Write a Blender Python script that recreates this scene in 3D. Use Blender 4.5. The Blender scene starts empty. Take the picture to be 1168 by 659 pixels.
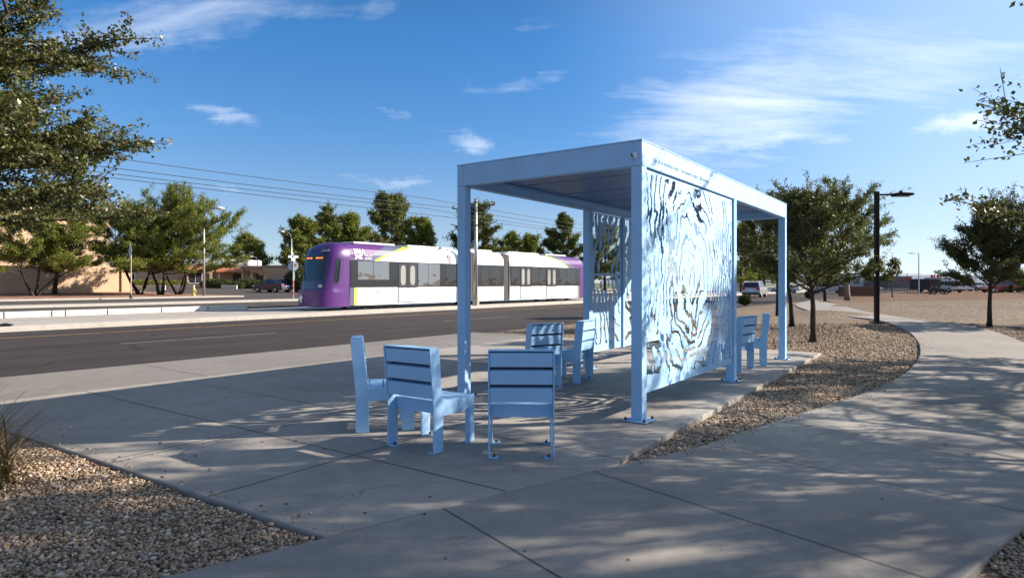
import bpy, bmesh, math, random
import numpy as np
from mathutils import Vector, Matrix

R = math.radians
scene = bpy.context.scene
COL = scene.collection

# ------------------------------------------------------------------ camera, sky, sun, exposure
EYE, F = 1.5, 719.0
cam_d = bpy.data.cameras.new("camera")
cam = bpy.data.objects.new("camera", cam_d); COL.objects.link(cam)
cam.location = (0, 0, EYE); cam.rotation_euler = (R(90), 0, 0)
cam_d.sensor_width = 36; cam_d.lens = F / 1168 * 36
cam_d.shift_y = -7.1 / 1168
cam_d.clip_start = 0.05; cam_d.clip_end = 20000
scene.camera = cam

SUN_AZ, SUN_EL = 80.5, 26.8          # degrees clockwise from +Y, degrees up
sd_ = bpy.data.lights.new("sun", 'SUN'); sun = bpy.data.objects.new("sun", sd_); COL.objects.link(sun)
sd_.energy = 5.0; sd_.angle = R(0.53); sd_.color = (1.0, 0.90, 0.78)
sv = Vector((math.sin(R(SUN_AZ)) * math.cos(R(SUN_EL)), math.cos(R(SUN_AZ)) * math.cos(R(SUN_EL)), math.sin(R(SUN_EL))))
sun.rotation_euler = (-sv).to_track_quat('-Z', 'Y').to_euler()
sun.location = (40, 7, 25)

scene.view_settings.view_transform = 'Standard'
scene.view_settings.look = 'None'
scene.view_settings.gamma = 1
scene.view_settings.use_curve_mapping = False
scene.view_settings.exposure = 1.07
scene.cycles.max_bounces = 6
scene.cycles.transparent_max_bounces = 8
scene.cycles.use_denoising = True

world = bpy.data.worlds.new("World"); scene.world = world; world.use_nodes = True


class NT:
    """small helper round a node tree"""
    def __init__(s, tree): s.t = tree; s.n = tree.nodes; s.l = tree.links
    def node(s, typ, **kw):
        nd = s.n.new(typ)
        for k, v in kw.items(): setattr(nd, k, v)
        return nd
    def put(s, sock, v):
        if hasattr(v, 'is_output') or isinstance(v, bpy.types.NodeSocket): s.l.new(v, sock)
        else: sock.default_value = v
    def m(s, op, a, b=None, c=None, clamp=False):
        nd = s.node('ShaderNodeMath', operation=op, use_clamp=clamp)
        s.put(nd.inputs[0], a)
        if b is not None: s.put(nd.inputs[1], b)
        if c is not None: s.put(nd.inputs[2], c)
        return nd.outputs[0]
    def noise(s, vec, scale, detail=4, rough=0.55, dist=0.0):
        nd = s.node('ShaderNodeTexNoise'); nd.inputs['Scale'].default_value = scale
        nd.inputs['Detail'].default_value = detail; nd.inputs['Roughness'].default_value = rough
        nd.inputs['Distortion'].default_value = dist
        if vec is not None: s.l.new(vec, nd.inputs['Vector'])
        return nd.outputs['Fac']
    def ramp(s, fac, stops, interp='LINEAR'):
        nd = s.node('ShaderNodeValToRGB'); cr = nd.color_ramp; cr.interpolation = interp
        while len(cr.elements) < len(stops): cr.elements.new(0.5)
        for e, (p, c) in zip(cr.elements, stops):
            e.position = p; e.color = (c[0], c[1], c[2], 1) if hasattr(c, '__len__') else (c, c, c, 1)
        s.l.new(fac, nd.inputs[0]); return nd.outputs[0]
    def mix(s, fac, a, b, blend='MIX'):
        nd = s.node('ShaderNodeMix', data_type='RGBA', blend_type=blend)
        s.put(nd.inputs[0], fac)
        for sock, v in ((nd.inputs[6], a), (nd.inputs[7], b)):
            if isinstance(v, tuple): sock.default_value = (v[0], v[1], v[2], 1)
            else: s.l.new(v, sock)
        return nd.outputs[2]


def build_sky():
    w = NT(world.node_tree); w.n.clear()
    out = w.node('ShaderNodeOutputWorld'); bg = w.node('ShaderNodeBackground')
    sky = w.node('ShaderNodeTexSky', sky_type='NISHITA'); sky.sun_disc = False
    sky.sun_elevation = R(SUN_EL); sky.sun_rotation = R(SUN_AZ)
    sky.altitude = 350; sky.air_density = 1.0; sky.dust_density = 0.0; sky.ozone_density = 1.0
    tc = w.node('ShaderNodeTexCoord'); sep = w.node('ShaderNodeSeparateXYZ')
    w.l.new(tc.outputs['Generated'], sep.inputs[0])
    x, y, z = sep.outputs
    ys = w.m('MAXIMUM', y, 0.05)
    a = w.m('DIVIDE', x, ys); b = w.m('DIVIDE', z, ys)
    wob1 = w.noise(tc.outputs['Generated'], 5.0, 5, .6); wob2 = w.noise(tc.outputs['Generated'], 11.0, 5, .65)
    a = w.m('ADD', a, w.m('MULTIPLY', w.m('SUBTRACT', wob1, .5), .22)); b = w.m('ADD', b, w.m('MULTIPLY', w.m('SUBTRACT', wob2, .5), .07))
    # wisps: noise stretched along the wind
    comb = w.node('ShaderNodeCombineXYZ')
    zz = w.m('ADD', w.m('MAXIMUM', z, 0.0), 0.12)
    w.l.new(w.m('DIVIDE', x, zz), comb.inputs[0]); w.l.new(w.m('DIVIDE', y, zz), comb.inputs[1])
    mp = w.node('ShaderNodeMapping'); mp.inputs['Rotation'].default_value = (0, 0, R(-24)); mp.inputs['Scale'].default_value = (0.55, 1.7, 1)
    w.l.new(comb.outputs[0], mp.inputs[0])
    n1 = w.noise(mp.outputs[0], 1.7, 9, 0.62, 0.9)
    n2 = w.noise(mp.outputs[0], 6.5, 6, 0.6, 0.6)
    nn = w.m('ADD', w.m('MULTIPLY', n1, 0.75), w.m('MULTIPLY', n2, 0.25))
    blobs = [(.36, .28, .19, .095, 10, 1.1), (.62, .33, .25, .07, 16, .72), (.37, .226, .16, .020, 3, 1.15), (.50, .228, .06, .013, 4, .9), (.70, .244, .10, .016, 0, 1.15), (-.55, .42, .27, .055, 12, .92),
             (-.495, .27, .085, .013, -14, .85), (-.055, .215, .05, .016, -15, .85), (-.19, .166, .09, .011, 3, .75),
             (-.457, .149, .04, .008, 0, .7), (.62, .39, .32, .14, 12, .60), (.02, .32, .10, .016, 12, .6), (-.17, .265, .06, .014, -25, .55),
             (-.24, .435, .05, .03, 30, .5), (.05, .41, .06, .02, 0, .45), (.9, .30, .2, .12, 10, .5)]
    tot = None
    for (ca, cb, sa, sb, rot, amp) in blobs:
        da = w.m('SUBTRACT', a, ca); db = w.m('SUBTRACT', b, cb)
        cr, sr = math.cos(R(rot)), math.sin(R(rot))
        p = w.m('DIVIDE', w.m('ADD', w.m('MULTIPLY', da, cr), w.m('MULTIPLY', db, sr)), sa)
        q = w.m('DIVIDE', w.m('SUBTRACT', w.m('MULTIPLY', db, cr), w.m('MULTIPLY', da, sr)), sb)
        e = w.m('ADD', w.m('MULTIPLY', p, p), w.m('MULTIPLY', q, q))
        g = w.m('MULTIPLY', w.m('EXPONENT', w.m('MULTIPLY', e, -0.7)), amp)
        tot = g if tot is None else w.m('MAXIMUM', tot, g)
    # a cloud shows where the noise rises above a threshold that the local cover lowers
    thr = w.m('SUBTRACT', 0.70, w.m('MULTIPLY', tot, 0.44))
    cov = w.m('MULTIPLY', w.m('SUBTRACT', nn, thr), 1.75, clamp=True)
    cov = w.m('POWER', cov, 1.25)
    cov = w.m('MULTIPLY', w.m('MINIMUM', cov, 0.86), w.m('GREATER_THAN', y, 0.05))
    hs = w.node('ShaderNodeHueSaturation'); hs.inputs['Saturation'].default_value = 1.0; hs.inputs['Value'].default_value = 1.0
    w.l.new(sky.outputs[0], hs.inputs['Color'])
    # clear desert air: deeper blue overhead, pale blue instead of yellow low down
    tint = w.ramp(w.m('MAXIMUM', z, 0.0), [(0.0, (.75, .90, 1.40)), (.03, (.77, .90, 1.29)), (.10, (.78, .91, 1.20)), (.22, (.57, .97, 1.39)), (.36, (.42, 1.0, 1.54)), (.55, (.44, .78, 1.08)), (1.0, (.46, .72, .95))])
    tinted = w.mix(1.0, hs.outputs[0], tint, 'MULTIPLY')
    # unseen pale cover added overhead and behind the viewer to whiten the ambient light
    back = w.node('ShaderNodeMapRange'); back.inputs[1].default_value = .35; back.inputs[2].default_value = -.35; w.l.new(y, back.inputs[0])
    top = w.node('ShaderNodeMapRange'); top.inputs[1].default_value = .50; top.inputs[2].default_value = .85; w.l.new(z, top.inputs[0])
    fill_veil = w.m('MULTIPLY', w.m('MAXIMUM', back.outputs[0], top.outputs[0]), w.m('MULTIPLY', nn, .15, clamp=True))
    tinted = w.mix(fill_veil, tinted, (11, 10.2, 9.6))
    # paler, hazier air towards the sun
    dp = w.node('ShaderNodeVectorMath', operation='DOT_PRODUCT'); w.l.new(tc.outputs['Generated'], dp.inputs[0]); dp.inputs[1].default_value = tuple(sv)
    gl = w.node('ShaderNodeMapRange', interpolation_type='SMOOTHSTEP'); gl.inputs[1].default_value = .30; gl.inputs[2].default_value = 1.0; gl.inputs[4].default_value = .62; w.l.new(dp.outputs['Value'], gl.inputs[0])
    tinted = w.mix(gl.outputs[0], tinted, (7.8, 9.4, 11.6))
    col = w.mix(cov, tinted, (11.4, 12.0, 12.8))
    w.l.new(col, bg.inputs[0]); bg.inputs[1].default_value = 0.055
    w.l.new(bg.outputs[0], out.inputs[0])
build_sky()

# ------------------------------------------------------------------ axes of the place
U = Vector((.5807, .8141, 0)); V = Vector((-.8141, .5807, 0))     # along / across the shelter
RD = Vector((.605, .796, 0)); ND = Vector((-.796, .605, 0))       # along / across the street
def at(px, Y, z=0.0): return Vector(((px - 584) / F * Y, Y, z))   # a bearing and a distance -> a point of the place
def gp(px, py, z=0.0):
    Y = (EYE - z) * F / (py - 322.4); return at(px, Y, z)
def sd(s, d, z=0.0):
    p = RD * s + ND * d; return Vector((p.x, p.y, z))
def to_sd(p): return p.x * RD.x + p.y * RD.y, p.x * ND.x + p.y * ND.y

# ------------------------------------------------------------------ materials
MATS = {}
def material(name, base, rough=0.6, metal=0.0, spec=0.5, var=0.0, vscale=3.0, bump=0.0, bscale=60.0, coat=0.0):
    if name in MATS: return MATS[name]
    m = bpy.data.materials.new(name); m.use_nodes = True; MATS[name] = m
    t = NT(m.node_tree); b = t.n['Principled BSDF']
    b.inputs['Roughness'].default_value = rough; b.inputs['Metallic'].default_value = metal
    b.inputs['Specular IOR Level'].default_value = spec
    b.inputs['Coat Weight'].default_value = coat
    b.inputs['Base Color'].default_value = (*base, 1)
    tc = t.node('ShaderNodeTexCoord')
    if var > 0:
        n = t.noise(tc.outputs['Object'], vscale, 6, 0.6)
        lo = tuple(c * (1 - var) for c in base); hi = tuple(min(1, c * (1 + var)) for c in base)
        t.l.new(t.ramp(n, [(.3, lo), (.7, hi)]), b.inputs['Base Color'])
    if bump > 0:
        n = t.noise(tc.outputs['Object'], bscale, 3, 0.6)
        bp = t.node('ShaderNodeBump'); bp.inputs['Strength'].default_value = bump; bp.inputs['Distance'].default_value = 0.01
        t.l.new(n, bp.inputs['Height']); t.l.new(bp.outputs[0], b.inputs['Normal'])
    return m

def concrete(name, base, stain=0.25):
    m = bpy.data.materials.new(name); m.use_nodes = True; MATS[name] = m
    t = NT(m.node_tree); b = t.n['Principled BSDF']; b.inputs['Roughness'].default_value = 0.85
    b.inputs['Specular IOR Level'].default_value = 0.25
    tc = t.node('ShaderNodeTexCoord'); P = tc.outputs['Object']
    n1 = t.noise(P, 0.45, 6, 0.6, 0.4); n2 = t.noise(P, 5.0, 6, 0.65); n3 = t.noise(P, 90, 2, 0.6)
    mp = t.node('ShaderNodeMapping'); mp.inputs['Rotation'].default_value = (0, 0, R(-54)); mp.inputs['Scale'].default_value = (1.2, 55, 1)
    t.l.new(P, mp.inputs[0]); n4 = t.noise(mp.outputs[0], 1.0, 3, 0.6)
    d = tuple(c * (1 - stain) for c in base); h = tuple(c * (1 + stain * .55) for c in base)
    c1 = t.ramp(n1, [(.25, d), (.5, base), (.75, h)])
    c2 = t.mix(0.5, c1, t.ramp(n2, [(.3, (.40,) * 3), (.7, (.6,) * 3)]), 'OVERLAY')
    c3 = t.mix(0.35, c2, t.ramp(n3, [(.35, (.35,) * 3), (.65, (.62,) * 3)]), 'OVERLAY')
    c3 = t.mix(0.22, c3, t.ramp(n4, [(.3, (.38,) * 3), (.7, (.6,) * 3)]), 'OVERLAY')
    # gum spots and drips, each with its own outline
    vo = t.node('ShaderNodeTexVoronoi'); vo.inputs['Scale'].default_value = 1.7; t.l.new(P, vo.inputs['Vector'])
    spot = t.m('LESS_THAN', t.m('ADD', vo.outputs['Distance'], t.m('MULTIPLY', n2, 0.05)), 0.052)
    c4 = t.mix(t.m('MULTIPLY', spot, 0.55), c3, (.08, .075, .07))
    wv = t.node('ShaderNodeVectorMath', operation='ADD'); t.l.new(P, wv.inputs[0])
    wn = t.node('ShaderNodeTexNoise'); wn.inputs['Scale'].default_value = 2.2; wn.inputs['Detail'].default_value = 6; t.l.new(P, wn.inputs['Vector']); t.l.new(wn.outputs['Color'], wv.inputs[1])
    vc = t.node('ShaderNodeTexVoronoi', feature='DISTANCE_TO_EDGE'); vc.inputs['Scale'].default_value = .33; t.l.new(wv.outputs[0], vc.inputs['Vector'])
    crack = t.m('MULTIPLY', t.m('LESS_THAN', vc.outputs['Distance'], .0016), t.m('GREATER_THAN', n1, .52))
    c4 = t.mix(t.m('MULTIPLY', crack, .55), c4, (.06, .055, .05))
    n5 = t.noise(P, 1.6, 7, .7, 1.2)
    c4 = t.mix(t.ramp(n5, [(.56, 0.0), (.70, .42)]), c4, (.16, .148, .135))
    t.l.new(c4, b.inputs['Base Color'])
    bp = t.node('ShaderNodeBump'); bp.inputs['Strength'].default_value = 0.25; bp.inputs['Distance'].default_value = 0.004
    t.l.new(t.m('ADD', n3, t.m('MULTIPLY', n4, 1.2)), bp.inputs['Height']); t.l.new(bp.outputs[0], b.inputs['Normal'])
    return m

def gravel_sheet(name, cols, scale=34.0):
    m = bpy.data.materials.new(name); m.use_nodes = True; MATS[name] = m
    t = NT(m.node_tree); b = t.n['Principled BSDF']; b.inputs['Roughness'].default_value = 0.95
    b.inputs['Specular IOR Level'].default_value = 0.15
    tc = t.node('ShaderNodeTexCoord'); P = tc.outputs['Object']
    vo = t.node('ShaderNodeTexVoronoi'); vo.inputs['Scale'].default_value = scale; t.l.new(P, vo.inputs['Vector'])
    vo2 = t.node('ShaderNodeTexVoronoi'); vo2.inputs['Scale'].default_value = scale * .37; t.l.new(P, vo2.inputs['Vector'])
    sp = t.node('ShaderNodeSeparateColor'); t.l.new(vo.outputs['Color'], sp.inputs[0])
    sp2 = t.node('ShaderNodeSeparateColor'); t.l.new(vo2.outputs['Color'], sp2.inputs[0])
    k = t.m('ADD', t.m('MULTIPLY', sp.outputs[0], .65), t.m('MULTIPLY', sp2.outputs[0], .35))
    c = t.ramp(k, [(i / (len(cols) - 1) * .7 + .15, q) for i, q in enumerate(cols)])
    spx = t.node('ShaderNodeSeparateXYZ'); t.l.new(P, spx.inputs[0])
    if scale > 20:      # bare reddish earth where the gravel ends, well out in the field
        edge = t.m('MULTIPLY', t.m('SUBTRACT', t.m('ADD', spx.outputs[1], t.m('MULTIPLY', t.noise(P, .15, 5, .6), 14)), 55), .14, clamp=True)
        c = t.mix(t.m('MULTIPLY', edge, .85), c, (.20, .115, .07))
    big = t.noise(P, 0.22, 5, 0.6)
    c = t.mix(0.55, c, t.ramp(big, [(.3, (.36,) * 3), (.7, (.62,) * 3)]), 'OVERLAY')
    t.l.new(c, b.inputs['Base Color'])
    bp = t.node('ShaderNodeBump'); bp.inputs['Strength'].default_value = 1.0; bp.inputs['Distance'].default_value = 0.05
    t.l.new(t.m('ADD', sp.outputs[1], t.m('MULTIPLY', sp2.outputs[1], 1.2)), bp.inputs['Height']); t.l.new(bp.outputs[0], b.inputs['Normal'])
    return m

def per_island(name, cols, rough=0.8, translucent=0.0, spec=0.3):
    m = bpy.data.materials.new(name); m.use_nodes = True; MATS[name] = m
    t = NT(m.node_tree); b = t.n['Principled BSDF']; b.inputs['Roughness'].default_value = rough
    b.inputs['Specular IOR Level'].default_value = spec
    g = t.node('ShaderNodeNewGeometry')
    c = t.ramp(g.outputs['Random Per Island'], [(i / max(1, len(cols) - 1), q) for i, q in enumerate(cols)])
    t.l.new(c, b.inputs['Base Color'])
    if translucent > 0:
        tr = t.node('ShaderNodeBsdfTranslucent'); t.l.new(t.mix(1.0, c, (1.15, 1.25, .55), 'MULTIPLY'), tr.inputs[0])
        ms = t.node('ShaderNodeMixShader'); ms.inputs[0].default_value = translucent
        t.l.new(b.outputs[0], ms.inputs[1]); t.l.new(tr.outputs[0], ms.inputs[2])
        t.l.new(ms.outputs[0], t.n['Material Output'].inputs[0])
    return m

def emit(name, col, strength):
    m = bpy.data.materials.new(name); m.use_nodes = True
    b = m.node_tree.nodes['Principled BSDF']; b.inputs['Base Color'].default_value = (*col, 1)
    b.inputs['Emission Color'].default_value = (*col, 1); b.inputs['Emission Strength'].default_value = strength
    return m

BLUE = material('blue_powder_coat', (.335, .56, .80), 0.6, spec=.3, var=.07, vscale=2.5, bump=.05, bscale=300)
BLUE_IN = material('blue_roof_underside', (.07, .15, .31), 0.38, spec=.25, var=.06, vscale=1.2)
BOLT = material('rusty_bolt', (.10, .055, .035), 0.7, metal=.4, var=.4, vscale=40)
STEEL = material('galvanised_steel', (.42, .42, .41), 0.45, metal=.6, var=.12, vscale=4)
DARK = material('dark_metal', (.025, .024, .024), 0.5)
BRONZE = material('dark_bronze_metal', (.018, .012, .009), 0.6, spec=.2, var=.1)
RUBBER = material('tyre_rubber', (.02, .02, .02), 0.85)
GLASS = material('dark_glass', (.02, .024, .028), 0.04, spec=.8)
WHITE = material('white_paint', (.80, .80, .80), 0.4)
CONC = concrete('plaza_concrete', (.335, .305, .27), .30)
CONC_PATH = concrete('path_concrete', (.285, .26, .232), .30)
CONC_GREY = concrete('gutter_concrete', (.215, .198, .18), .20)
CONC_BED = concrete('bed_concrete', (.42, .385, .34), .12)
JOINT = material('joint_filler', (.055, .05, .045), 0.9)
def asphalt(name, base):
    m = bpy.data.materials.new(name); m.use_nodes = True; MATS[name] = m; t = NT(m.node_tree); b = t.n['Principled BSDF']
    b.inputs['Roughness'].default_value = .9; b.inputs['Specular IOR Level'].default_value = .2
    P = t.node('ShaderNodeTexCoord').outputs['Object']; mp = t.node('ShaderNodeMapping'); mp.inputs['Rotation'].default_value = (0, 0, -math.atan2(RDY, RDX)); t.l.new(P, mp.inputs[0])
    ms = t.node('ShaderNodeMapping'); ms.inputs['Scale'].default_value = (.012, .55, 1); t.l.new(mp.outputs[0], ms.inputs[0])
    n1 = t.noise(ms.outputs[0], 1.6, 5, .6); n2 = t.noise(P, .8, 6, .65, .5); n3 = t.noise(P, 160, 2, .7); n4 = t.noise(P, 30, 2, .6)
    c = t.ramp(n1, [(.3, tuple(q * .78 for q in base)), (.7, tuple(q * 1.35 for q in base))])
    c = t.mix(.6, c, t.ramp(n2, [(.3, (.36,) * 3), (.7, (.62,) * 3)]), 'OVERLAY'); c = t.mix(.7, c, t.ramp(n3, [(.3, (.25,) * 3), (.72, (.72,) * 3)]), 'OVERLAY')
    c = t.mix(.4, c, t.ramp(n4, [(.3, (.35,) * 3), (.7, (.65,) * 3)]), 'OVERLAY')
    wv = t.node('ShaderNodeVectorMath', operation='ADD'); wn = t.node('ShaderNodeTexNoise'); wn.inputs['Scale'].default_value = 1.2; wn.inputs['Detail'].default_value = 5
    t.l.new(P, wn.inputs['Vector']); t.l.new(P, wv.inputs[0]); t.l.new(wn.outputs['Color'], wv.inputs[1])
    vc = t.node('ShaderNodeTexVoronoi', feature='DISTANCE_TO_EDGE'); vc.inputs['Scale'].default_value = .16; t.l.new(wv.outputs[0], vc.inputs['Vector'])
    seal = t.m('MULTIPLY', t.m('LESS_THAN', vc.outputs['Distance'], .006), t.m('GREATER_THAN', n2, .5))
    c = t.mix(t.m('MULTIPLY', seal, .7), c, (.012, .012, .012))
    t.l.new(c, b.inputs['Base Color']); bp = t.node('ShaderNodeBump'); bp.inputs['Strength'].default_value = .5; bp.inputs['Distance'].default_value = .008
    t.l.new(n3, bp.inputs['Height']); t.l.new(bp.outputs[0], b.inputs['Normal']); return m
RDX, RDY = .605, .796
ASPH = asphalt('asphalt', (.044, .036, .034))
ASPH_FAR = material('far_asphalt', (.075, .066, .060), 0.9, spec=.2, var=.2, vscale=.8)
YEL = material('yellow_road_paint', (.40, .24, .07), 0.8, var=.35, vscale=6)
WLINE = material('white_road_paint', (.20, .19, .18), 0.8, var=.45, vscale=5)
TAN = material('tan_stucco', (.52, .36, .235), 0.9, var=.08, vscale=1.5, bump=.3, bscale=25)
BROWN_BLOCK = material('brown_block', (.12, .065, .045), 0.9, var=.3, vscale=6)
GRAV = gravel_sheet('gravel_bed', [(.055, .040, .028), (.15, .105, .07), (.22, .16, .11), (.31, .24, .175), (.43, .36, .29)])
REDDIRT = gravel_sheet('red_gravel', [(.20, .10, .07), (.30, .16, .11), (.40, .24, .17)], 8)
STONE = per_island('gravel_stone', [(.065, .044, .03), (.24, .16, .10), (.39, .27, .17), (.50, .37, .25), (.27, .215, .165), (.64, .54, .43), (.45, .28, .17), (.13, .10, .08), (.32, .22, .14)], .85)
BARK = material('bark', (.042, .028, .019), 0.95, var=.45, vscale=9, bump=.8, bscale=30)
BARK_PALE = material('pale_bark', (.20, .16, .12), 0.95, var=.35, vscale=5, bump=.6, bscale=14)
LEAF_OAK = per_island('oak_leaf', [(.042, .058, .016), (.075, .095, .023), (.125, .132, .035), (.055, .074, .020), (.19, .135, .06), (.095, .115, .03)], .42, .22, .5)
LEAF_MID = per_island('young_oak_leaf', [(.058, .072, .022), (.092, .105, .032), (.145, .142, .050), (.07, .084, .030), (.04, .052, .018)], .5, .2)
LEAF_MESQ = per_island('mesquite_leaf', [(.095, .122, .022), (.150, .172, .030), (.21, .215, .042), (.115, .135, .03)], .6, .25)
LEAF_PINE = per_island('pine_needle', [(.065, .092, .022), (.105, .125, .030), (.175, .165, .042), (.085, .105, .030)], .7, .12)
LEAF_LIME = per_island('yellow_green_leaf', [(.100, .130, .020), (.150, .170, .028), (.19, .19, .035), (.10, .12, .025)], .6, .25)
LEAF_FEATHER = per_island('feathery_leaf', [(.085, .110, .035), (.125, .145, .050), (.16, .165, .065)], .6, .3)
HEDGE = per_island('hedge_leaf', [(.030, .050, .012), (.055, .080, .018), (.080, .100, .025)], .6, .15)
BLADE = per_island('grass_blade', [(.17, .115, .055), (.09, .085, .028), (.22, .16, .08), (.06, .065, .02), (.12, .06, .032), (.13, .085, .04)], .6, .2)

# ------------------------------------------------------------------ object helpers
def tag(o, label=None, cat=None, group=None, kind=None):
    if label: o['label'] = label
    if cat: o['category'] = cat
    if group: o['group'] = group
    if kind: o['kind'] = kind
    return o

def thing(name, label, cat, loc=(0, 0, 0), rz=0.0, group=None):
    o = bpy.data.objects.new(name, None); COL.objects.link(o)
    o.empty_display_size = 0.2
    o.location = loc; o.rotation_euler = (0, 0, rz)
    return tag(o, label, cat, group)

def link(name, me, mat, parent=None, smooth=False, bevel=0.0, seg=2):
    for mm in (mat if isinstance(mat, (list, tuple)) else [mat]): me.materials.append(mm)
    o = bpy.data.objects.new(name, me); COL.objects.link(o)
    if parent is not None: o.parent = parent
    if smooth: me.polygons.foreach_set('use_smooth', [True] * len(me.polygons))
    if bevel > 0:
        b = o.modifiers.new('bevel', 'BEVEL'); b.width = bevel; b.segments = seg; b.limit_method = 'ANGLE'; b.angle_limit = R(40)
    return o

def copy_tree(o, parent=None):
    c = o.copy(); COL.objects.link(c); c.parent = parent
    for ch in o.children: copy_tree(ch, c)
    return c

class MB:
    def __init__(s): s.v = []; s.f = []; s.mi = []
    def add(s, vs, fs, mi=0):
        k = len(s.v); s.v += [tuple(p) for p in vs]; s.f += [tuple(i + k for i in f) for f in fs]; s.mi += [mi] * len(fs); return s
    def box(s, lo, hi, mi=0, M=None):
        x0, y0, z0 = lo; x1, y1, z1 = hi
        vs = [Vector(p) for p in ((x0, y0, z0), (x1, y0, z0), (x1, y1, z0), (x0, y1, z0), (x0, y0, z1), (x1, y0, z1), (x1, y1, z1), (x0, y1, z1))]
        if M is not None: vs = [M @ p for p in vs]
        return s.add(vs, [(0, 3, 2, 1), (4, 5, 6, 7), (0, 1, 5, 4), (1, 2, 6, 5), (2, 3, 7, 6), (3, 0, 4, 7)], mi)
    def prism(s, poly, a, b, axis='x', mi=0):
        """2D polygon extruded from a to b; axis x: poly is (y,z); axis z: poly is (x,y); axis y: poly is (x,z)"""
        mk = {'x': lambda p, t: (t, p[0], p[1]), 'z': lambda p, t: (p[0], p[1], t), 'y': lambda p, t: (p[0], t, p[1])}[axis]
        n = len(poly); vs = [mk(p, a) for p in poly] + [mk(p, b) for p in poly]
        fs = [tuple(range(n - 1, -1, -1)), tuple(range(n, 2 * n))] + [(i, (i + 1) % n, n + (i + 1) % n, n + i) for i in range(n)]
        return s.add(vs, fs, mi)
    def tube(s, pts, rad, n=8, mi=0, cap=True):
        pts = [Vector(p) for p in pts]
        if not hasattr(rad, '__len__'): rad = [rad] * len(pts)
        vs = []; up = Vector((0, 0, 1))
        for i, p in enumerate(pts):
            d = (pts[min(i + 1, len(pts) - 1)] - pts[max(i - 1, 0)])
            d = d.normalized() if d.length > 1e-9 else up
            ref = up if abs(d.z) < 0.95 else Vector((1, 0, 0))
            a = d.cross(ref).normalized(); b = a.cross(d)
            for k in range(n):
                t = 2 * math.pi * k / n; vs.append(p + (a * math.cos(t) + b * math.sin(t)) * rad[i])
        fs = [(i * n + k, i * n + (k + 1) % n, (i + 1) * n + (k + 1) % n, (i + 1) * n + k) for i in range(len(pts) - 1) for k in range(n)]
        if cap: fs += [tuple(range(n - 1, -1, -1)), tuple(range((len(pts) - 1) * n, len(pts) * n))]
        return s.add(vs, fs, mi)
    def mesh(s, name='m', fix=True):
        me = bpy.data.meshes.new(name); me.from_pydata(s.v, [], s.f)
        me.polygons.foreach_set('material_index', s.mi)
        if fix:
            bm = bmesh.new(); bm.from_mesh(me); bmesh.ops.recalc_face_normals(bm, faces=bm.faces); bm.to_mesh(me); bm.free()
        me.update(); return me
    def build(s, name, mat, parent=None, smooth=False, bevel=0.0, seg=2):
        return link(name, s.mesh(name), mat, parent, smooth, bevel, seg)

def np_mesh(name, verts, quads):
    """verts (n,3), quads (m,4) or (m,3) arrays"""
    me = bpy.data.meshes.new(name)
    verts = np.asarray(verts, np.float32); quads = np.asarray(quads, np.int32); k = quads.shape[1]
    me.vertices.add(len(verts)); me.vertices.foreach_set('co', verts.ravel())
    me.loops.add(quads.size); me.loops.foreach_set('vertex_index', quads.ravel())
    me.polygons.add(len(quads)); me.polygons.foreach_set('loop_start', np.arange(0, quads.size, k, dtype=np.int32))
    me.polygons.foreach_set('loop_total', np.full(len(quads), k, np.int32))
    me.update(calc_edges=True); me.validate(); return me

def text_mesh(body, size, extr=0.002):
    cu = bpy.data.curves.new('lettering', 'FONT'); cu.body = body; cu.size = size; cu.extrude = extr; cu.align_x = 'LEFT'
    ob = bpy.data.objects.new('lettering', cu); COL.objects.link(ob)
    dg = bpy.context.evaluated_depsgraph_get(); me = bpy.data.meshes.new_from_object(ob.evaluated_get(dg))
    bpy.data.objects.remove(ob); return me

# ------------------------------------------------------------------ ground, street, pavements
def structure(o): o['kind'] = 'structure'; return o

def zfar(d):
    xs = [54, 64, 72, 90, 200, 1600]; zs = [.36, .42, .55, .80, 1.0, 1.0]
    return float(np.interp(d, xs, zs))

def strip(name, prof, mat, s0=-500, s1=900, ns=2):
    """a cross-section [(d, z)...] drawn out along the street"""
    mb = MB(); ss = [s0 + (s1 - s0) * i / ns for i in range(ns + 1)]; n = len(prof)
    vs = [sd(s, d, z) for s in ss for d, z in prof]
    fs = [(i * n + j, (i + 1) * n + j, (i + 1) * n + j + 1, i * n + j + 1) for i in range(ns) for j in range(n - 1)]
    mb.add(vs, fs); return structure(link(name, mb.mesh(name), mat))

def value_noise(x, y, seed):
    rs = np.random.RandomState(seed); g = rs.rand(64, 64)
    xi = np.floor(x).astype(int); yi = np.floor(y).astype(int); fx = x - xi; fy = y - yi
    fx = fx * fx * (3 - 2 * fx); fy = fy * fy * (3 - 2 * fy)
    a = g[xi % 64, yi % 64]; b = g[(xi + 1) % 64, yi % 64]; c = g[xi % 64, (yi + 1) % 64]; e = g[(xi + 1) % 64, (yi + 1) % 64]
    return (a * (1 - fx) + b * fx) * (1 - fy) + (c * (1 - fx) + e * fx) * fy
def fbm(x, y, seed, octv=4):
    t = 0; a = 1; n = 0
    for i in range(octv):
        t = t + a * value_noise(x * 2 ** i + 17.3 * i, y * 2 ** i + 5.1 * i, seed + i); n += a; a *= .5
    return t / n

def ground_height(X, Y):
    z = -0.055 + 0.0 * X
    for (cx, cy, sx, sy, h) in [(9.4, 18.6, 1.2, 1.7, .34), (15.5, 31.0, 1.6, 2.4, .2), (34, 40, 9, 7, .45), (22, 27, 2.5, 2.5, .15), (48, 60, 14, 6, .35)]:
        z = z + h * np.exp(-((X - cx) / sx) ** 2 - ((Y - cy) / sy) ** 2)
    far = np.clip((Y - 14) / 20, 0, 1)
    return z + .07 * far * (fbm(X * .5, Y * .5, 5) - .5)

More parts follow.
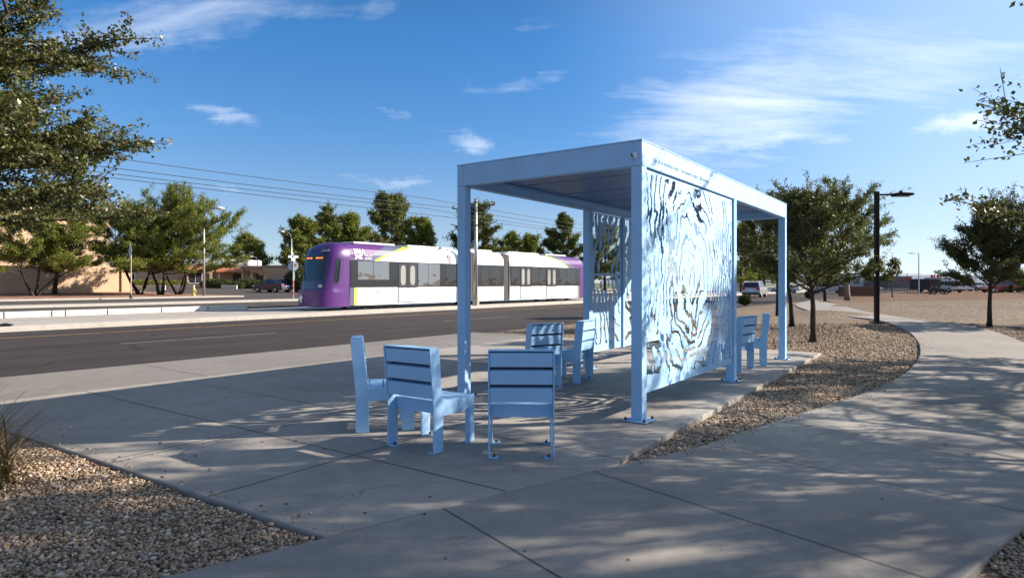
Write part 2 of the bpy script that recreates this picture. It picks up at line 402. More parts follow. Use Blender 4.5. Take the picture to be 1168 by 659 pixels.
def build_ground():
    sl = np.concatenate([-np.geomspace(1500, 13, 18), np.arange(-12, 75, .38), np.geomspace(76, 1600, 24)])
    dl = np.concatenate([-np.geomspace(1500, 47, 18), np.arange(-46, 12.4, .4), [12.515]])
    S, D = np.meshgrid(sl, dl, indexing='ij')
    X = S * RD.x + D * ND.x; Y = S * RD.y + D * ND.y
    Z = ground_height(X, Y)
    Z = np.where(np.abs(D - 12.515) < .2, np.minimum(Z, -.03), Z)
    V_ = np.stack([X, Y, Z], -1).reshape(-1, 3); nd_ = len(dl)
    i, j = np.meshgrid(np.arange(len(sl) - 1), np.arange(nd_ - 1), indexing='ij'); k = (i * nd_ + j).ravel()
    me = np_mesh('ground', V_, np.stack([k, k + nd_, k + nd_ + 1, k + 1], -1)[:, ::-1][:, [0, 3, 2, 1]][:, ::-1])
    bm = bmesh.new(); bm.from_mesh(me); bmesh.ops.recalc_face_normals(bm, faces=bm.faces)
    if sum(f.normal.z for f in bm.faces) < 0: bmesh.ops.reverse_faces(bm, faces=bm.faces)
    bm.to_mesh(me); bm.free()
    structure(link('ground', me, GRAV, smooth=True))
build_ground()

strip('street', [(12.525, -.12), (19, -.085), (25.68, -.115)], ASPH)
strip('tram_bed', [(25.70, -.2), (25.70, .03), (25.72, .05), (32.2, .05), (32.2, -.1)], CONC_BED)
strip('street_far_lanes', [(32.21, .08), (38.98, .22)], ASPH_FAR)
strip('median_strip', [(39.0, .1), (39.0, .33), (40.6, .34), (40.6, .1)], CONC_BED, s1=40.0)
strip('median_strip', [(39.0, .1), (39.0, .33), (40.6, .34), (40.6, .1)], CONC_BED, s0=62.0)
strip('frontage_road', [(39.0, .2), (40.6, .21), (52.48, .26)], ASPH_FAR)
strip('far_kerb', [(52.5, .1), (52.5, .36), (54.0, .37)], CONC_BED, s1=30)
strip('far_kerb', [(52.5, .1), (52.5, .36), (54.0, .37)], CONC_BED, s0=47)
def land(name, s0, s1, mat, dmax=1600, d0=54.0):
    strip(name, [(d, zfar(d)) for d in (d0, 58, 64, 68, 72, 80, 90, 120, 200, dmax)], mat, s0, s1)
land('far_gravel', -500, 30, REDDIRT)
def side_street():
    mb = MB(); ds = [52.48, 58, 64, 72, 80, 90, 120]
    lo = [29.9, 29.9, 29.9, 30, 30, 30, 30]; hi = [47.1, 50, 54, 58, 62, 62, 62]
    vs = []
    for d, a, b in zip(ds, lo, hi):
        z = (zfar(d) if d > 54 else .26) - .01
        vs += [sd(a, d, z), sd(b, d, z)]
    mb.add(vs, [(2 * i, 2 * i + 1, 2 * i + 3, 2 * i + 2) for i in range(len(ds) - 1)])
    structure(mb.build('side_street', ASPH_FAR))
side_street()
LAWN = material('dry_lawn', (.10, .115, .035), .95, var=.35, vscale=2)
def lawn():
    mb = MB(); ds = [54.0, 58, 64, 72, 80, 90, 200, 1600]; lo = [47.0, 50.02, 54.02, 58.02, 62.02, 62.02, 30, 30]
    vs = []
    for d, a in zip(ds, lo): vs += [sd(a, d, zfar(d) + .003), sd(900, d, zfar(d) + .003)]
    mb.add(vs, [(2 * i, 2 * i + 1, 2 * i + 3, 2 * i + 2) for i in range(len(ds) - 1)])
    structure(mb.build('far_land', LAWN))
lawn()

def ribbon(mb, a, b, w, z):
    a = Vector(a).to_2d(); b = Vector(b).to_2d(); t = (b - a).normalized(); n = Vector((-t.y, t.x)) * (w / 2)
    mb.add([(*(a + n), z), (*(a - n), z), (*(b - n), z), (*(b + n), z)], [(0, 1, 2, 3)])

mb = MB(); zr = lambda d: float(np.interp(d, [12.525, 19, 25.68], [-.12, -.085, -.115])) + .004
for k in range(-16, 40):
    s0 = -12 + 12.19 * k; mb.add([sd(s0 + 6.7, 18.0, zr(18.0)), sd(s0 + 11.2, 18.0, zr(18.0)), sd(s0 + 11.2, 18.11, zr(18.11)), sd(s0 + 6.7, 18.11, zr(18.11))], [(0, 1, 2, 3)])
structure(mb.build('lane_dashes', WLINE))
mb = MB(); mb.add([sd(-400, 22.6, zr(22.6)), sd(800, 22.6, zr(22.6)), sd(800, 22.72, zr(22.72)), sd(-400, 22.72, zr(22.72))], [(0, 1, 2, 3)])
structure(mb.build('yellow_edge_line', YEL))
mb = MB()
for d in (27.55, 28.98, 30.2, 31.63):
    mb.add([sd(-400, d, .054), sd(800, d, .054), sd(800, d + .12, .054), sd(-400, d + .12, .054)], [(0, 1, 2, 3)])
structure(mb.build('tram_track', material('rail_steel', (.10, .085, .075), .5, metal=.5)))

def slab(name, poly, mat, z=0.0, depth=0.15, bev=0.012):
    mb = MB(); mb.prism([(p.x, p.y) for p in poly], z - depth, z, 'z')
    return structure(mb.build(name, mat, bevel=bev))

# plaza outline (ground points of the place)
PAD_NEAR = gp(706, 524.5); PAD_FAR = gp(937, 402)
J_A = gp(370, 611)                       # where gravel, path and plaza meet
J_B = gp(708, 528.5)
GRAV_L = J_A + (gp(60, 507) - J_A) * 2.4  # end of the gravel edge far to the left
def on_d(p, direction, d):               # walk from p along direction to the line at d
    k = (d - p.dot(ND)) / direction.dot(ND); return p + direction * k
pA = on_d(GRAV_L, (gp(60, 507) - J_A).normalized(), 9.98)
pB = on_d(PAD_FAR, V, 9.98)
plaza = [J_A, J_B, PAD_NEAR, PAD_FAR, pB, pA]
slab('plaza', plaza, CONC)
gA = on_d(pA, ND, 10.0); gB = on_d(pB, V, 10.0)
slab('gutter_pavement', [gA, gB, on_d(pB, V, 12.52), on_d(gA, ND, 12.52)], CONC_GREY, depth=.2)
ext0 = sd(-60, 10.0); 
slab('gutter_pavement', [sd(-60, 9.4), on_d(gA, ND, 10.0) - RD * .012, on_d(gA, ND, 12.52) - RD * .012, sd(-60, 12.52)], CONC_GREY, z=-.002, depth=.2)

left_px = [(802, 507), (886, 479.5), (954, 458), (996.5, 443.5), (1030, 426.6), (1047, 409), (1049.5, 398), (1046, 388), (1036.6, 378.3), (1019.8, 370), (997, 364), (960.8, 360), (930, 355.8), (907, 347.4)]
left = [J_A + V * -.0 + (J_B - J_A).normalized() * -3.2, J_A, J_B] + [gp(*q) for q in left_px]
right = [gp(1100, 659), gp(1149, 613), gp(1168, 598), Vector((4.15, 4.75, 0)), Vector((6.6, 7.2, 0)), Vector((9.2, 10.2, 0)), Vector((11.3, 13.0, 0)), gp(1168, 390), gp(1149, 382.5), gp(1121, 374), gp(1093, 369.3), gp(1064.7, 365.7), gp(1036.6, 362.9), gp(1008.5, 358.7), gp(980.4, 353.6), gp(958, 347.4), gp(940, 343.3)]
tail = [Vector((26.5, 43.0, 0)), Vector((27.8, 54.6, 0))]
r0 = [left[0] + (gp(1100, 659) - gp(370, 611)).normalized() * 4.5 + Vector((0.3, -1.4, 0)), Vector((1.9, 2.35, 0))]
off = (J_B - J_A).normalized().cross(Vector((0, 0, 1))) * .014      # a real gap as the joint
path_poly = [p + off for p in left[:3]] + left[3:] + [Vector((25.2, 53.5, 0)), Vector((28.2, 53.5, 0))] + right[::-1] + r0[::-1]
def tri_slab(name, lp, rp, mat, z=0.0, depth=.15):
    """slab between a left and a right edge line, both resampled"""
    def res(pl, n):
        L = [0]
        for a, b in zip(pl, pl[1:]): L.append(L[-1] + (b - a).length)
        out = []
        for i in range(n):
            t = L[-1] * i / (n - 1); k = max(j for j in range(len(L)) if L[j] <= t + 1e-9); k = min(k, len(pl) - 2)
            f = (t - L[k]) / max(1e-9, L[k + 1] - L[k]); out.append(pl[k].lerp(pl[k + 1], f))
        return out
    def smooth(pl):
        out = []
        for i in range(len(pl) - 1):
            p0 = pl[max(i - 1, 0)]; p1 = pl[i]; p2 = pl[i + 1]; p3 = pl[min(i + 2, len(pl) - 1)]
            for k in range(6):
                t = k / 6; out.append(.5 * ((2 * p1) + (p2 - p0) * t + (2 * p0 - 5 * p1 + 4 * p2 - p3) * t * t + (3 * p1 - p0 - 3 * p2 + p3) * t ** 3))
        return out + [pl[-1]]
    poly = lp + rp[::-1]
    mb = MB(); mb.prism([(p.x, p.y) for p in poly], z - depth, z, 'z')
    o = structure(mb.build(name, mat, bevel=.012))
    return o
def spline(pl, k0=0):
    out = list(pl[:k0])
    for i in range(k0, len(pl) - 1):
        p0 = pl[max(i - 1, k0)]; p1 = pl[i]; p2 = pl[i + 1]; p3 = pl[min(i + 2, len(pl) - 1)]
        for k in range(5):
            t = k / 5; out.append(.5 * ((2 * p1) + (p2 - p0) * t + (2 * p0 - 5 * p1 + 4 * p2 - p3) * t * t + (3 * p1 - p0 - 3 * p2 + p3) * t ** 3))
    return out + [pl[-1]]
LEFT = [p + off for p in left[:2]] + spline([left[2] + off] + left[3:] + [Vector((25.2, 53.5, 0))])
RIGHT = r0 + spline(right + [Vector((28.4, 53.5, 0))])
PATH = LEFT + RIGHT[::-1]
tri_slab('footpath', LEFT, RIGHT, CONC_PATH)

def joints(name, segs, w=.012, z=.004):
    mb = MB()
    for a, b in segs: ribbon(mb, a, b, w, z)
    structure(mb.build(name, JOINT))
def across(p, d, poly):
    """the stretch of the line p + t d that lies inside an outline and holds p"""
    ts = []
    for a, b in zip(poly, poly[1:] + poly[:1]):
        e = b - a; den = d.x * e.y - d.y * e.x
        if abs(den) < 1e-9: continue
        t = ((a.x - p.x) * e.y - (a.y - p.y) * e.x) / den; u = ((a.x - p.x) * d.y - (a.y - p.y) * d.x) / den
        if 0 <= u <= 1: ts.append(t)
    lo = max([t for t in ts if t < 0], default=0); hi = min([t for t in ts if t > 0], default=0)
    return p + d * (lo + .006), p + d * (hi - .006)
pad0 = gp(700, 521.6) + V * .05
vl = [pad0, gp(480, 537), pad0 + U * 2.55, pad0 + U * 5.1, pad0 + U * 7.6]
ul = [gp(450, 506), gp(300, 491), gp(560, 434)]
joints('plaza_joints', [across(p, V, plaza) for p in vl] + [across(p, U, plaza) for p in ul], .009)
pj = []
for a, b in (((506.5, 580.3), (640, 659)), ((700, 545), (850, 593)), ((806, 507), (980, 544)), ((888, 480), (1010, 501)), ((980, 450), (1166, 470)), ((1046, 412), (1160, 420))):
    a, b = gp(*a), gp(*b); m_ = a.lerp(b, .3); pj.append(across(m_, (b - a).normalized(), PATH))
joints('path_joints', pj, .008)
gj = []
for k in range(-6, 9):
    p = sd(-1.0 + 3.05 * k, 10.02); gj.append((p, p + ND * 2.46))
joints('gutter_joints', gj, .009)

# ------------------------------------------------------------------ loose stones
ICO = None
def stones(name, spots, size, seed, zf):
    rs = np.random.RandomState(seed)
    t = (1 + 5 ** .5) / 2
    iv = np.array([(-1, t, 0), (1, t, 0), (-1, -t, 0), (1, -t, 0), (0, -1, t), (0, 1, t), (0, -1, -t), (0, 1, -t), (t, 0, -1), (t, 0, 1), (-t, 0, -1), (-t, 0, 1)], float); iv /= np.linalg.norm(iv[0])
    fi = np.array([(0, 11, 5), (0, 5, 1), (0, 1, 7), (0, 7, 10), (0, 10, 11), (1, 5, 9), (5, 11, 4), (11, 10, 2), (10, 7, 6), (7, 1, 8), (3, 9, 4), (3, 4, 2), (3, 2, 6), (3, 6, 8), (3, 8, 9), (4, 9, 5), (2, 4, 11), (6, 2, 10), (8, 6, 7), (9, 8, 1)])
    n = len(spots); sz = size * np.exp(np.clip(rs.normal(0, .30, n), -.8, .62))
    vv = iv[None] * (1 + rs.uniform(-.28, .28, (n, 12, 1)))
    vv = vv * np.stack([rs.uniform(.75, 1.35, n), rs.uniform(.6, 1.0, n), rs.uniform(.45, .85, n)], -1)[:, None]
    a = rs.uniform(0, 6.28, n); b = rs.normal(0, .5, n)
    ca, sa, cb, sb = np.cos(a), np.sin(a), np.cos(b), np.sin(b)
    x, y, z = vv[..., 0], vv[..., 1], vv[..., 2]
    y, z = y * cb[:, None] - z * sb[:, None], y * sb[:, None] + z * cb[:, None]
    x, y = x * ca[:, None] - y * sa[:, None], x * sa[:, None] + y * ca[:, None]
    vv = np.stack([x, y, z], -1) * sz[:, None, None] / 2
    vv[..., 0] += spots[:, 0, None]; vv[..., 1] += spots[:, 1, None]; vv[..., 2] += (zf(spots[:, 0], spots[:, 1]) + sz * rs.uniform(-.12, .55, n))[:, None]
    fa = (fi[None] + 12 * np.arange(n)[:, None, None]).reshape(-1, 3)
    o = link(name, np_mesh(name, vv.reshape(-1, 3), fa), STONE); o['kind'] = 'stuff'; return o

def inside(P, poly):
    x, y = P[:, 0], P[:, 1]; r = np.zeros(len(P), bool); n = len(poly)
    for i in range(n):
        a, b = poly[i], poly[(i + 1) % n]
        c = ((a.y > y) != (b.y > y)) & (x < (b.x - a.x) * (y - a.y) / (b.y - a.y + 1e-12) + a.x); r ^= c
    return r

def scatter(x0, x1, y0, y1, step, seed, cond):
    rs = np.random.RandomState(seed)
    gx, gy = np.meshgrid(np.arange(x0, x1, step), np.arange(y0, y1, step)); P = np.stack([gx.ravel(), gy.ravel()], -1)
    P = P + rs.uniform(-.5, .5, P.shape) * step * 1.3
    fr = np.abs(P[:, 0]) < P[:, 1] * 1.05 + .5
    P = P[fr]; P = P[~inside(P, PATH) & ~inside(P, plaza)]
    s_, d_ = P @ np.array([RD.x, RD.y]), P @ np.array([ND.x, ND.y]); P = P[d_ < 9.9]
    return P[cond(P)]
ld = (GRAV_L - J_A).normalized(); ln = Vector((-ld.y, ld.x, 0))
side = 1 if (gp(100, 560) - J_A).dot(ln) > 0 else -1
def left_bed(P): return (((P[:, 0] - J_A.x) * ln.x + (P[:, 1] - J_A.y) * ln.y) * side > .02)
P = scatter(-6.8, -.8, 2.2, 7.2, .0138, 3, left_bed)
stones('gravel_stones', P, .0205, 4, lambda x, y: ground_height(x, y) + .012 + .02 * (fbm(x * 2, y * 2, 9) - .3))
P = scatter(.9, 9.5, 5.2, 13.5, .021, 5, lambda P: (P[:, 0] - .9) * U.y - (P[:, 1] - 5.3) * U.x > 0)
stones('gravel_stones', P, .0255, 6, lambda x, y: ground_height(x, y) - .01)
P = scatter(2.6, 5.2, 2.4, 5.2, .015, 7, lambda P: P[:, 0] > P[:, 1] * .55)
stones('gravel_stones', P, .0215, 8, lambda x, y: ground_height(x, y) + .008)
P = scatter(4.0, 17.5, 13.2, 24.0, .043, 9, lambda P: P[:, 0] > 0)
stones('gravel_stones', P, .034, 10, lambda x, y: ground_height(x, y) - .012)

def litter():
    rs = np.random.RandomState(14); sp = []
    for a, b, sgn in ((J_A, GRAV_L, -side), ):
        for k in range(110):
            p = a.lerp(b, rs.rand() ** 1.2 * .8) + Vector((ln.x, ln.y, 0)) * (-side) * (.02 + rs.exponential(.10)); sp.append((p.x, p.y))
    for k in range(140):
        i = rs.randint(3, min(len(LEFT) - 1, 45)); p = LEFT[i - 1].lerp(LEFT[i], rs.rand()); d = (LEFT[i] - LEFT[i - 1]).normalized(); q = p + Vector((d.y, -d.x, 0)) * (.02 + rs.exponential(.09)); sp.append((q.x, q.y))
    stones('stray_gravel', np.array(sp), .019, 15, lambda x, y: 0 * x + .001)
    n = 110; c = np.stack([rs.uniform(-4, 7, n), rs.uniform(3, 12, n)], -1); c = c[inside(c, PATH) | inside(c, plaza)]; n = len(c)
    a = rs.uniform(0, 6.28, n); L = rs.uniform(.012, .026, n); z = rs.uniform(.004, .012, n)
    d = np.stack([np.cos(a), np.sin(a)], -1) * L[:, None]; e = np.stack([-np.sin(a), np.cos(a)], -1) * L[:, None] * .45; C3 = lambda xy, zz: np.concatenate([xy, zz[:, None]], 1)
    q = np.stack([C3(c - d, z * .3), C3(c + e, z * 1.4), C3(c + d, z * .4), C3(c - e, z)], 1)
    o = link('leaf_litter', np_mesh('leaf_litter', q.reshape(-1, 3), np.arange(n * 4).reshape(-1, 4)), per_island('dry_leaf', [(.10, .06, .03), (.17, .11, .05), (.07, .05, .03)], .8)); o['kind'] = 'stuff'
litter()
# ------------------------------------------------------------------ the shelter
def contour_panel(name, W, H, field, parent, loc, cell=.0108, thick=.004, border=.05):
    nx, nz = int(round(W / cell)), int(round(H / cell))
    xs = (np.arange(nx) + .5) * W / nx; zs = (np.arange(nz) + .5) * H / nz
    X, Z = np.meshgrid(xs, zs, indexing='ij')
    keep = field(X, Z) | (X < border) | (X > W - border) | (Z < border) | (Z > H - border * .4)
    vx, vz = np.meshgrid(np.arange(nx + 1) * W / nx, np.arange(nz + 1) * H / nz, indexing='ij')
    base = np.stack([vx.ravel(), np.zeros(vx.size), vz.ravel()], -1); n1 = nz + 1; NV = len(base)
    i, j = np.nonzero(keep); k = i * n1 + j
    front = np.stack([k, k + n1, k + n1 + 1, k + 1], -1); back = front[:, ::-1] + NV
    verts = np.concatenate([base, base + (0, thick, 0)]); fs = [front, back]
    kp = np.pad(keep, 1)
    for di, dj, (a, b) in ((-1, 0, (0, 1)), (1, 0, (n1, n1 + 1)), (0, -1, (0, n1)), (0, 1, (1, n1 + 1))):
        e = keep & ~kp[1 + di:1 + di + nx, 1 + dj:1 + dj + nz]; i, j = np.nonzero(e); k = i * n1 + j
        fs.append(np.stack([k + a, k + b, k + b + NV, k + a + NV], -1))
    me = np_mesh(name, verts, np.concatenate(fs))
    used = np.zeros(len(me.vertices), bool); lp = np.empty(len(me.loops), np.int32); me.loops.foreach_get('vertex_index', lp); used[lp] = True
    bm = bmesh.new(); bm.from_mesh(me); bm.verts.ensure_lookup_table()
    bmesh.ops.delete(bm, geom=[v for v in bm.verts if not v.link_faces], context='VERTS'); bm.to_mesh(me); bm.free()
    o = link(name, me, BLUE, parent); o.location = loc; return o

def saw(f): return np.abs(f - np.round(f))
def field_front(X, Z):
    wx = 1.35 * (fbm(X * .9, Z * .7, 21, 4) - .5); wz = 1.35 * (fbm(X * .8 + 9, Z * .8, 33, 4) - .5)
    jag = 1.25 * (fbm(X * 5, Z * 5, 41, 4) - .5); jag2 = (fbm(X * 5 + 7, Z * 5 + 3, 43, 4) - .5)
    x = X - 1.42 + wx * .62 + jag * .17; z = Z - 1.12 + wz * .75 + jag2 * .22
    x = np.where(x > 0, x / 1.12, x / .92)
    z = np.where(z > 0, z / 1.50, z / 1.25)
    d = np.hypot(x, z)
    f = d * 7.4 + .25 + 2.6 * np.clip(d - .95, 0, 9) * (X > 1.42)
    gate = fbm(X * 1.7 + 3, Z * 1.3, 55, 3); blob = fbm(X * 3.6, Z * 3.0, 77, 3)
    grad = np.hypot(*np.gradient(f, X[1, 0] - X[0, 0], Z[0, 1] - Z[0, 0])) + 1e-6
    dist = saw(f) / np.clip(grad, 3.0, 99)
    w = .0125 + .034 * np.clip((blob - .50) * 4, 0, 1) + .012 * np.clip(1 - Z / 1.0, 0, 1)
    w = np.where((gate < .30) | (fbm(X * 9, Z * 7, 59, 2) < .30), -1, w)
    cut = dist < w
    cut &= ~((Z < .20 - .07 * X) | (Z < .075))
    return ~cut
def field_back(X, Z):
    wx = (fbm(X * 1.0, Z * .8, 121, 4) - .5); wz = (fbm(X * 1.0 + 9, Z * .8, 133, 4) - .5)
    jag = (fbm(X * 5, Z * 5, 141, 4) - .5); jag2 = (fbm(X * 5 + 4, Z * 5, 143, 4) - .5)
    x = X - 2.1 + wx * .7 + jag * .16; z = Z - 1.45 + wz * .8 + jag2 * .2
    d = np.hypot(x / .95, z / 1.2); f = d * 4.8
    grad = np.hypot(*np.gradient(f, X[1, 0] - X[0, 0], Z[0, 1] - Z[0, 0])) + 1e-6
    blob = fbm(X * 2.8, Z * 2.4, 177, 3); gate = fbm(X * 1.9 + 3, Z * 1.5, 155, 3)
    w = .016 + .058 * np.clip((blob - .42) * 3, 0, 1); w = np.where(gate < .28, -1, w)
    cut = (saw(f) / np.clip(grad, 3, 99) < w) & (Z > .12) & (np.abs(X - 1.28) > .09) & (np.abs(Z - 1.38) > .03)
    return ~cut

def build_shelter():
    A = gp(732.2, 481.6)
    root = thing('bus_shelter', 'light blue steel shelter with flat roof and contour cut screens on the plaza', 'shelter', (A.x, A.y, 0), math.atan2(U.y, U.x))
    L, D, H, zb, ps = 6.88, 2.60, 3.03, 2.765, .127
    for (x, y) in [(0, 0), (3.38, 0), (L - ps, 0), (0, D - ps), (3.38, D - ps), (L - ps, D - ps)]:
        mb = MB(); mb.box((x, y, .012), (x + ps, y + ps, zb - .003)); p = mb.build('post', BLUE, root, bevel=.006)
        mb = MB(); mb.box((x - .07, y - .07, .002), (x + ps + .07, y + ps + .07, .016)); bp = mb.build('base_plate', BLUE, p, bevel=.003)
        for a in (-.045, ps + .045):
            for b in (-.045, ps + .045):
                mb = MB(); mb.tube([(x + a, y + b, .0165), (x + a, y + b, .03), (x + a, y + b, .048)], [.017, .017, .009], 6); mb.build('anchor_bolt', BOLT, p)
        mb = MB(); mb.box((x - .082, y - .082, .0), (x + ps + .082, y + ps + .082, .0035)); mb.build('rust_pad', BOLT, p)
    # roof frame: four fascia beams butted end to end
    t = .10
    for nm, lo, hi in (('fascia_beam', (0, 0, zb), (L, t, H)), ('fascia_beam', (0, D - t, zb), (L, D, H)), ('fascia_beam', (0, t + .002, zb), (t, D - t - .002, H)), ('fascia_beam', (L - t, t + .002, zb), (L, D - t - .002, H))):
        MB().box(lo, hi).build(nm, BLUE, root, bevel=.004)
    # cap flashing, a lip a few mm proud
    mb = MB(); e = .006
    mb.box((-e, -e, H + .001), (L + e, .14, H + .016)); mb.box((-e, D - .14, H + .001), (L + e, D + e, H + .016)); mb.box((-e, .142, H + .001), (.14, D - .142, H + .016)); mb.box((L - .14, .142, H + .001), (L + e, D - .142, H + .016))
    mb.build('roof_flashing', BLUE, root, bevel=.003)
    # inside ledges carrying the ceiling
    for y0, y1 in ((t + .003, t + .05), (D - t - .05, D - t - .003)):
        MB().box((t + .003, y0, zb + .085), (L - t - .003, y1, zb + .135)).build('ledge', BLUE, root)
    # ceiling panels with open seams between them
    n = 6; w = (L - 2 * t - .02) / n
    for i in range(n):
        x0 = t + .01 + i * w
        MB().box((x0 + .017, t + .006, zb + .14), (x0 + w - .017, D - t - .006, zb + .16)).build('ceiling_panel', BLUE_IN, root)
    for i in range(1, n):
        x0 = t + .01 + i * w
        MB().box((x0 - .03, t + .006, zb + .162), (x0 + .03, D - t - .006, zb + .22)).build('roof_joist', DARK, root)
    MB().box((.08, .08, H - .03), (L - .08, D - .08, H - .004)).build('roof_deck', BLUE, root)
    # raised hatches on the roof edge
    for x0, x1 in ((1.85, 2.55), (2.95, 3.75)):
        h = MB().box((x0, .2, H + .002), (x1, .9, H + .06)).build('roof_hatch', WHITE, root, bevel=.01)
        MB().box((x0 - .02, .22, H + .05), (x0 + .05, .27, H + .085)).build('clip', DARK, h)
    # light fitting at the corner
    s = MB().box((-.012, .055, H - .18), (-.002, .105, H - .12)).build('corner_light', WHITE, root, bevel=.004)
    MB().prism([(.085, H - .175), (.113, H - .13), (.113, H - .165)], -.03, -.013, 'x').build('lens', DARK, s)
    # corner seam trims on the posts
    # screens
    contour_panel('front_screen', 3.38 - ps - .012, zb - .02 - .29, field_front, root, (ps + .006, .030, .29))
    contour_panel('back_screen', 3.25, zb - .02 - .27, field_back, root, (3.38 + ps + .002, D - .07, .27), cell=.0165)
    MB().box((4.78, D - .105, .26), (4.86, D - .073, zb - .005)).build('screen_stiffener', BLUE, root, bevel=.004)
    MB().box((3.51, D - .058, 1.635), (6.74, D - .046, 1.66)).build('screen_rail', BLUE, root)
    # dark reveal above the front screen
    MB().box((ps + .006, .042, zb - .018), (3.372, .075, zb - .004)).build('screen_head_rail', BLUE, root)
    # lettering on the long fascia
    tm = text_mesh('The gift of attention is time.   The moment it takes.   This moment.', .072, .0012)
    lt = link('lettering', tm, material('grey_lettering', (.22, .32, .44), .6), root)
    lt.rotation_euler = (R(90), 0, 0); lt.location = (.30, -.0015, 2.85)
    xs = [v.co.x for v in tm.vertices]; lt.scale = (1.92 / (max(xs) - min(xs)), 1, 1)
    return root
SHELTER = build_shelter()

# ------------------------------------------------------------------ chairs
def lean(z): return -.052 * max(0, z - .36) / .56
def make_chair(label):
    """local: y = the way the sitter faces, origin on the ground between the rear legs"""
    root = thing('chair', label, 'chair', group='blue slatted chairs around the shelter')
    W = .565; th = .013
    for sx in (-1, 1):
        x0 = sx * W / 2; x1 = x0 - sx * th
        pr = [(0, .006), (.13, .006), (.13, .318), (.455, .318), (.455, .006), (.58, .006), (.58, .452), (.128, .452), (.128 + lean(.52), .52), (.125 + lean(.92), .92), (lean(.92), .92), (0, .40)]
        mb = MB(); mb.prism(pr, min(x0, x1), max(x0, x1), 'x'); sf = mb.build('side_frame', BLUE, root, bevel=.003)
        for y0 in (.012, .50):
            a, b = sorted((x0 - sx * (th + .001), x0 - sx * .085))
            fb = MB().box((a, y0, .001), (b, y0 + .075, .010)).build('foot_bracket', BLUE, sf, bevel=.002)
            cx = (a + b) / 2; mb = MB(); mb.tube([(cx, y0 + .037, .010), (cx, y0 + .037, .022), (cx, y0 + .037, .034)], [.013, .013, .007], 6); mb.build('bolt', BOLT, sf)
    xi = W / 2 - th - .002
    ang = math.atan(.052 / .56)
    for k in range(3):
        z0 = .484 + k * .151; M = Matrix.Translation((0, lean(z0) + .012, z0)) @ Matrix.Rotation(ang, 4, 'X')
        mb = MB(); mb.box((-xi, 0, 0), (xi, .108, .1215), M=M); mb.build('back_slat', BLUE, root, bevel=.004)
    for k in range(2):
        z0 = .484 + k * .151 + .1215; M = Matrix.Translation((0, lean(z0) + .012, z0)) @ Matrix.Rotation(ang, 4, 'X')
        mb = MB(); mb.box((-xi, .07, .0005), (xi, .10, .0285), M=M); mb.build('gap_shade', DARK, root)  # dark strip added between slats, standing in for the shade of deep gaps
    MB().box((-W / 2 + .002, lean(.92) + .004, .9215), (W / 2 - .002, lean(.92) + .118, .931)).build('top_cap', BLUE, root, bevel=.003)
    for k in range(3):
        y0 = .135 + k * .150; MB().box((-xi, y0, .424), (xi, y0 + .135, .449)).build('seat_slat', BLUE, root, bevel=.004)
    MB().box((-xi, .105, .335), (xi, .128, .448)).build('rear_apron', BLUE, root, bevel=.003)
    MB().box((-xi, .552, .335), (xi, .574, .42)).build('front_apron', BLUE, root, bevel=.003)
    return root
def place(ch, c, f, label):
    f = Vector((f[0], f[1], 0)).normalized()
    ch.location = (c[0], c[1], .0); ch.rotation_euler = (0, 0, math.atan2(f.y, f.x) - math.pi / 2); ch['label'] = label
chair0 = make_chair('')
spots = [((.079, 5.36), (.015, 1), 'blue slatted chair with its back square to the viewer, nearest the wide pavement joint'),
         ((-.915, 5.64), (.56, .83), 'blue slatted chair turned partly right, second from the left of the front three'),
         ((-1.62, 6.55), (.966, .22), 'blue slatted chair seen side on, leftmost on the plaza'),
         ((.475, 8.84), (-.55, .83), 'blue slatted chair in dappled shade under the roof, showing its dark back'),
         ((1.145, 9.60), (-.89, .45), 'blue chair under the roof with sunlit white back slats, next to the shaded chair'),
         ((4.02, 10.74), (-.74, .67), 'blue chair with lit slats just past the middle post of the contour screen'),
         ((4.70, 11.62), (-.93, .37), 'blue chair seen edge on, last one before the end post')]
for i, (c, f, lb) in enumerate(spots):
    ch = chair0 if i == 0 else copy_tree(chair0)
    place(ch, c, f, lb)

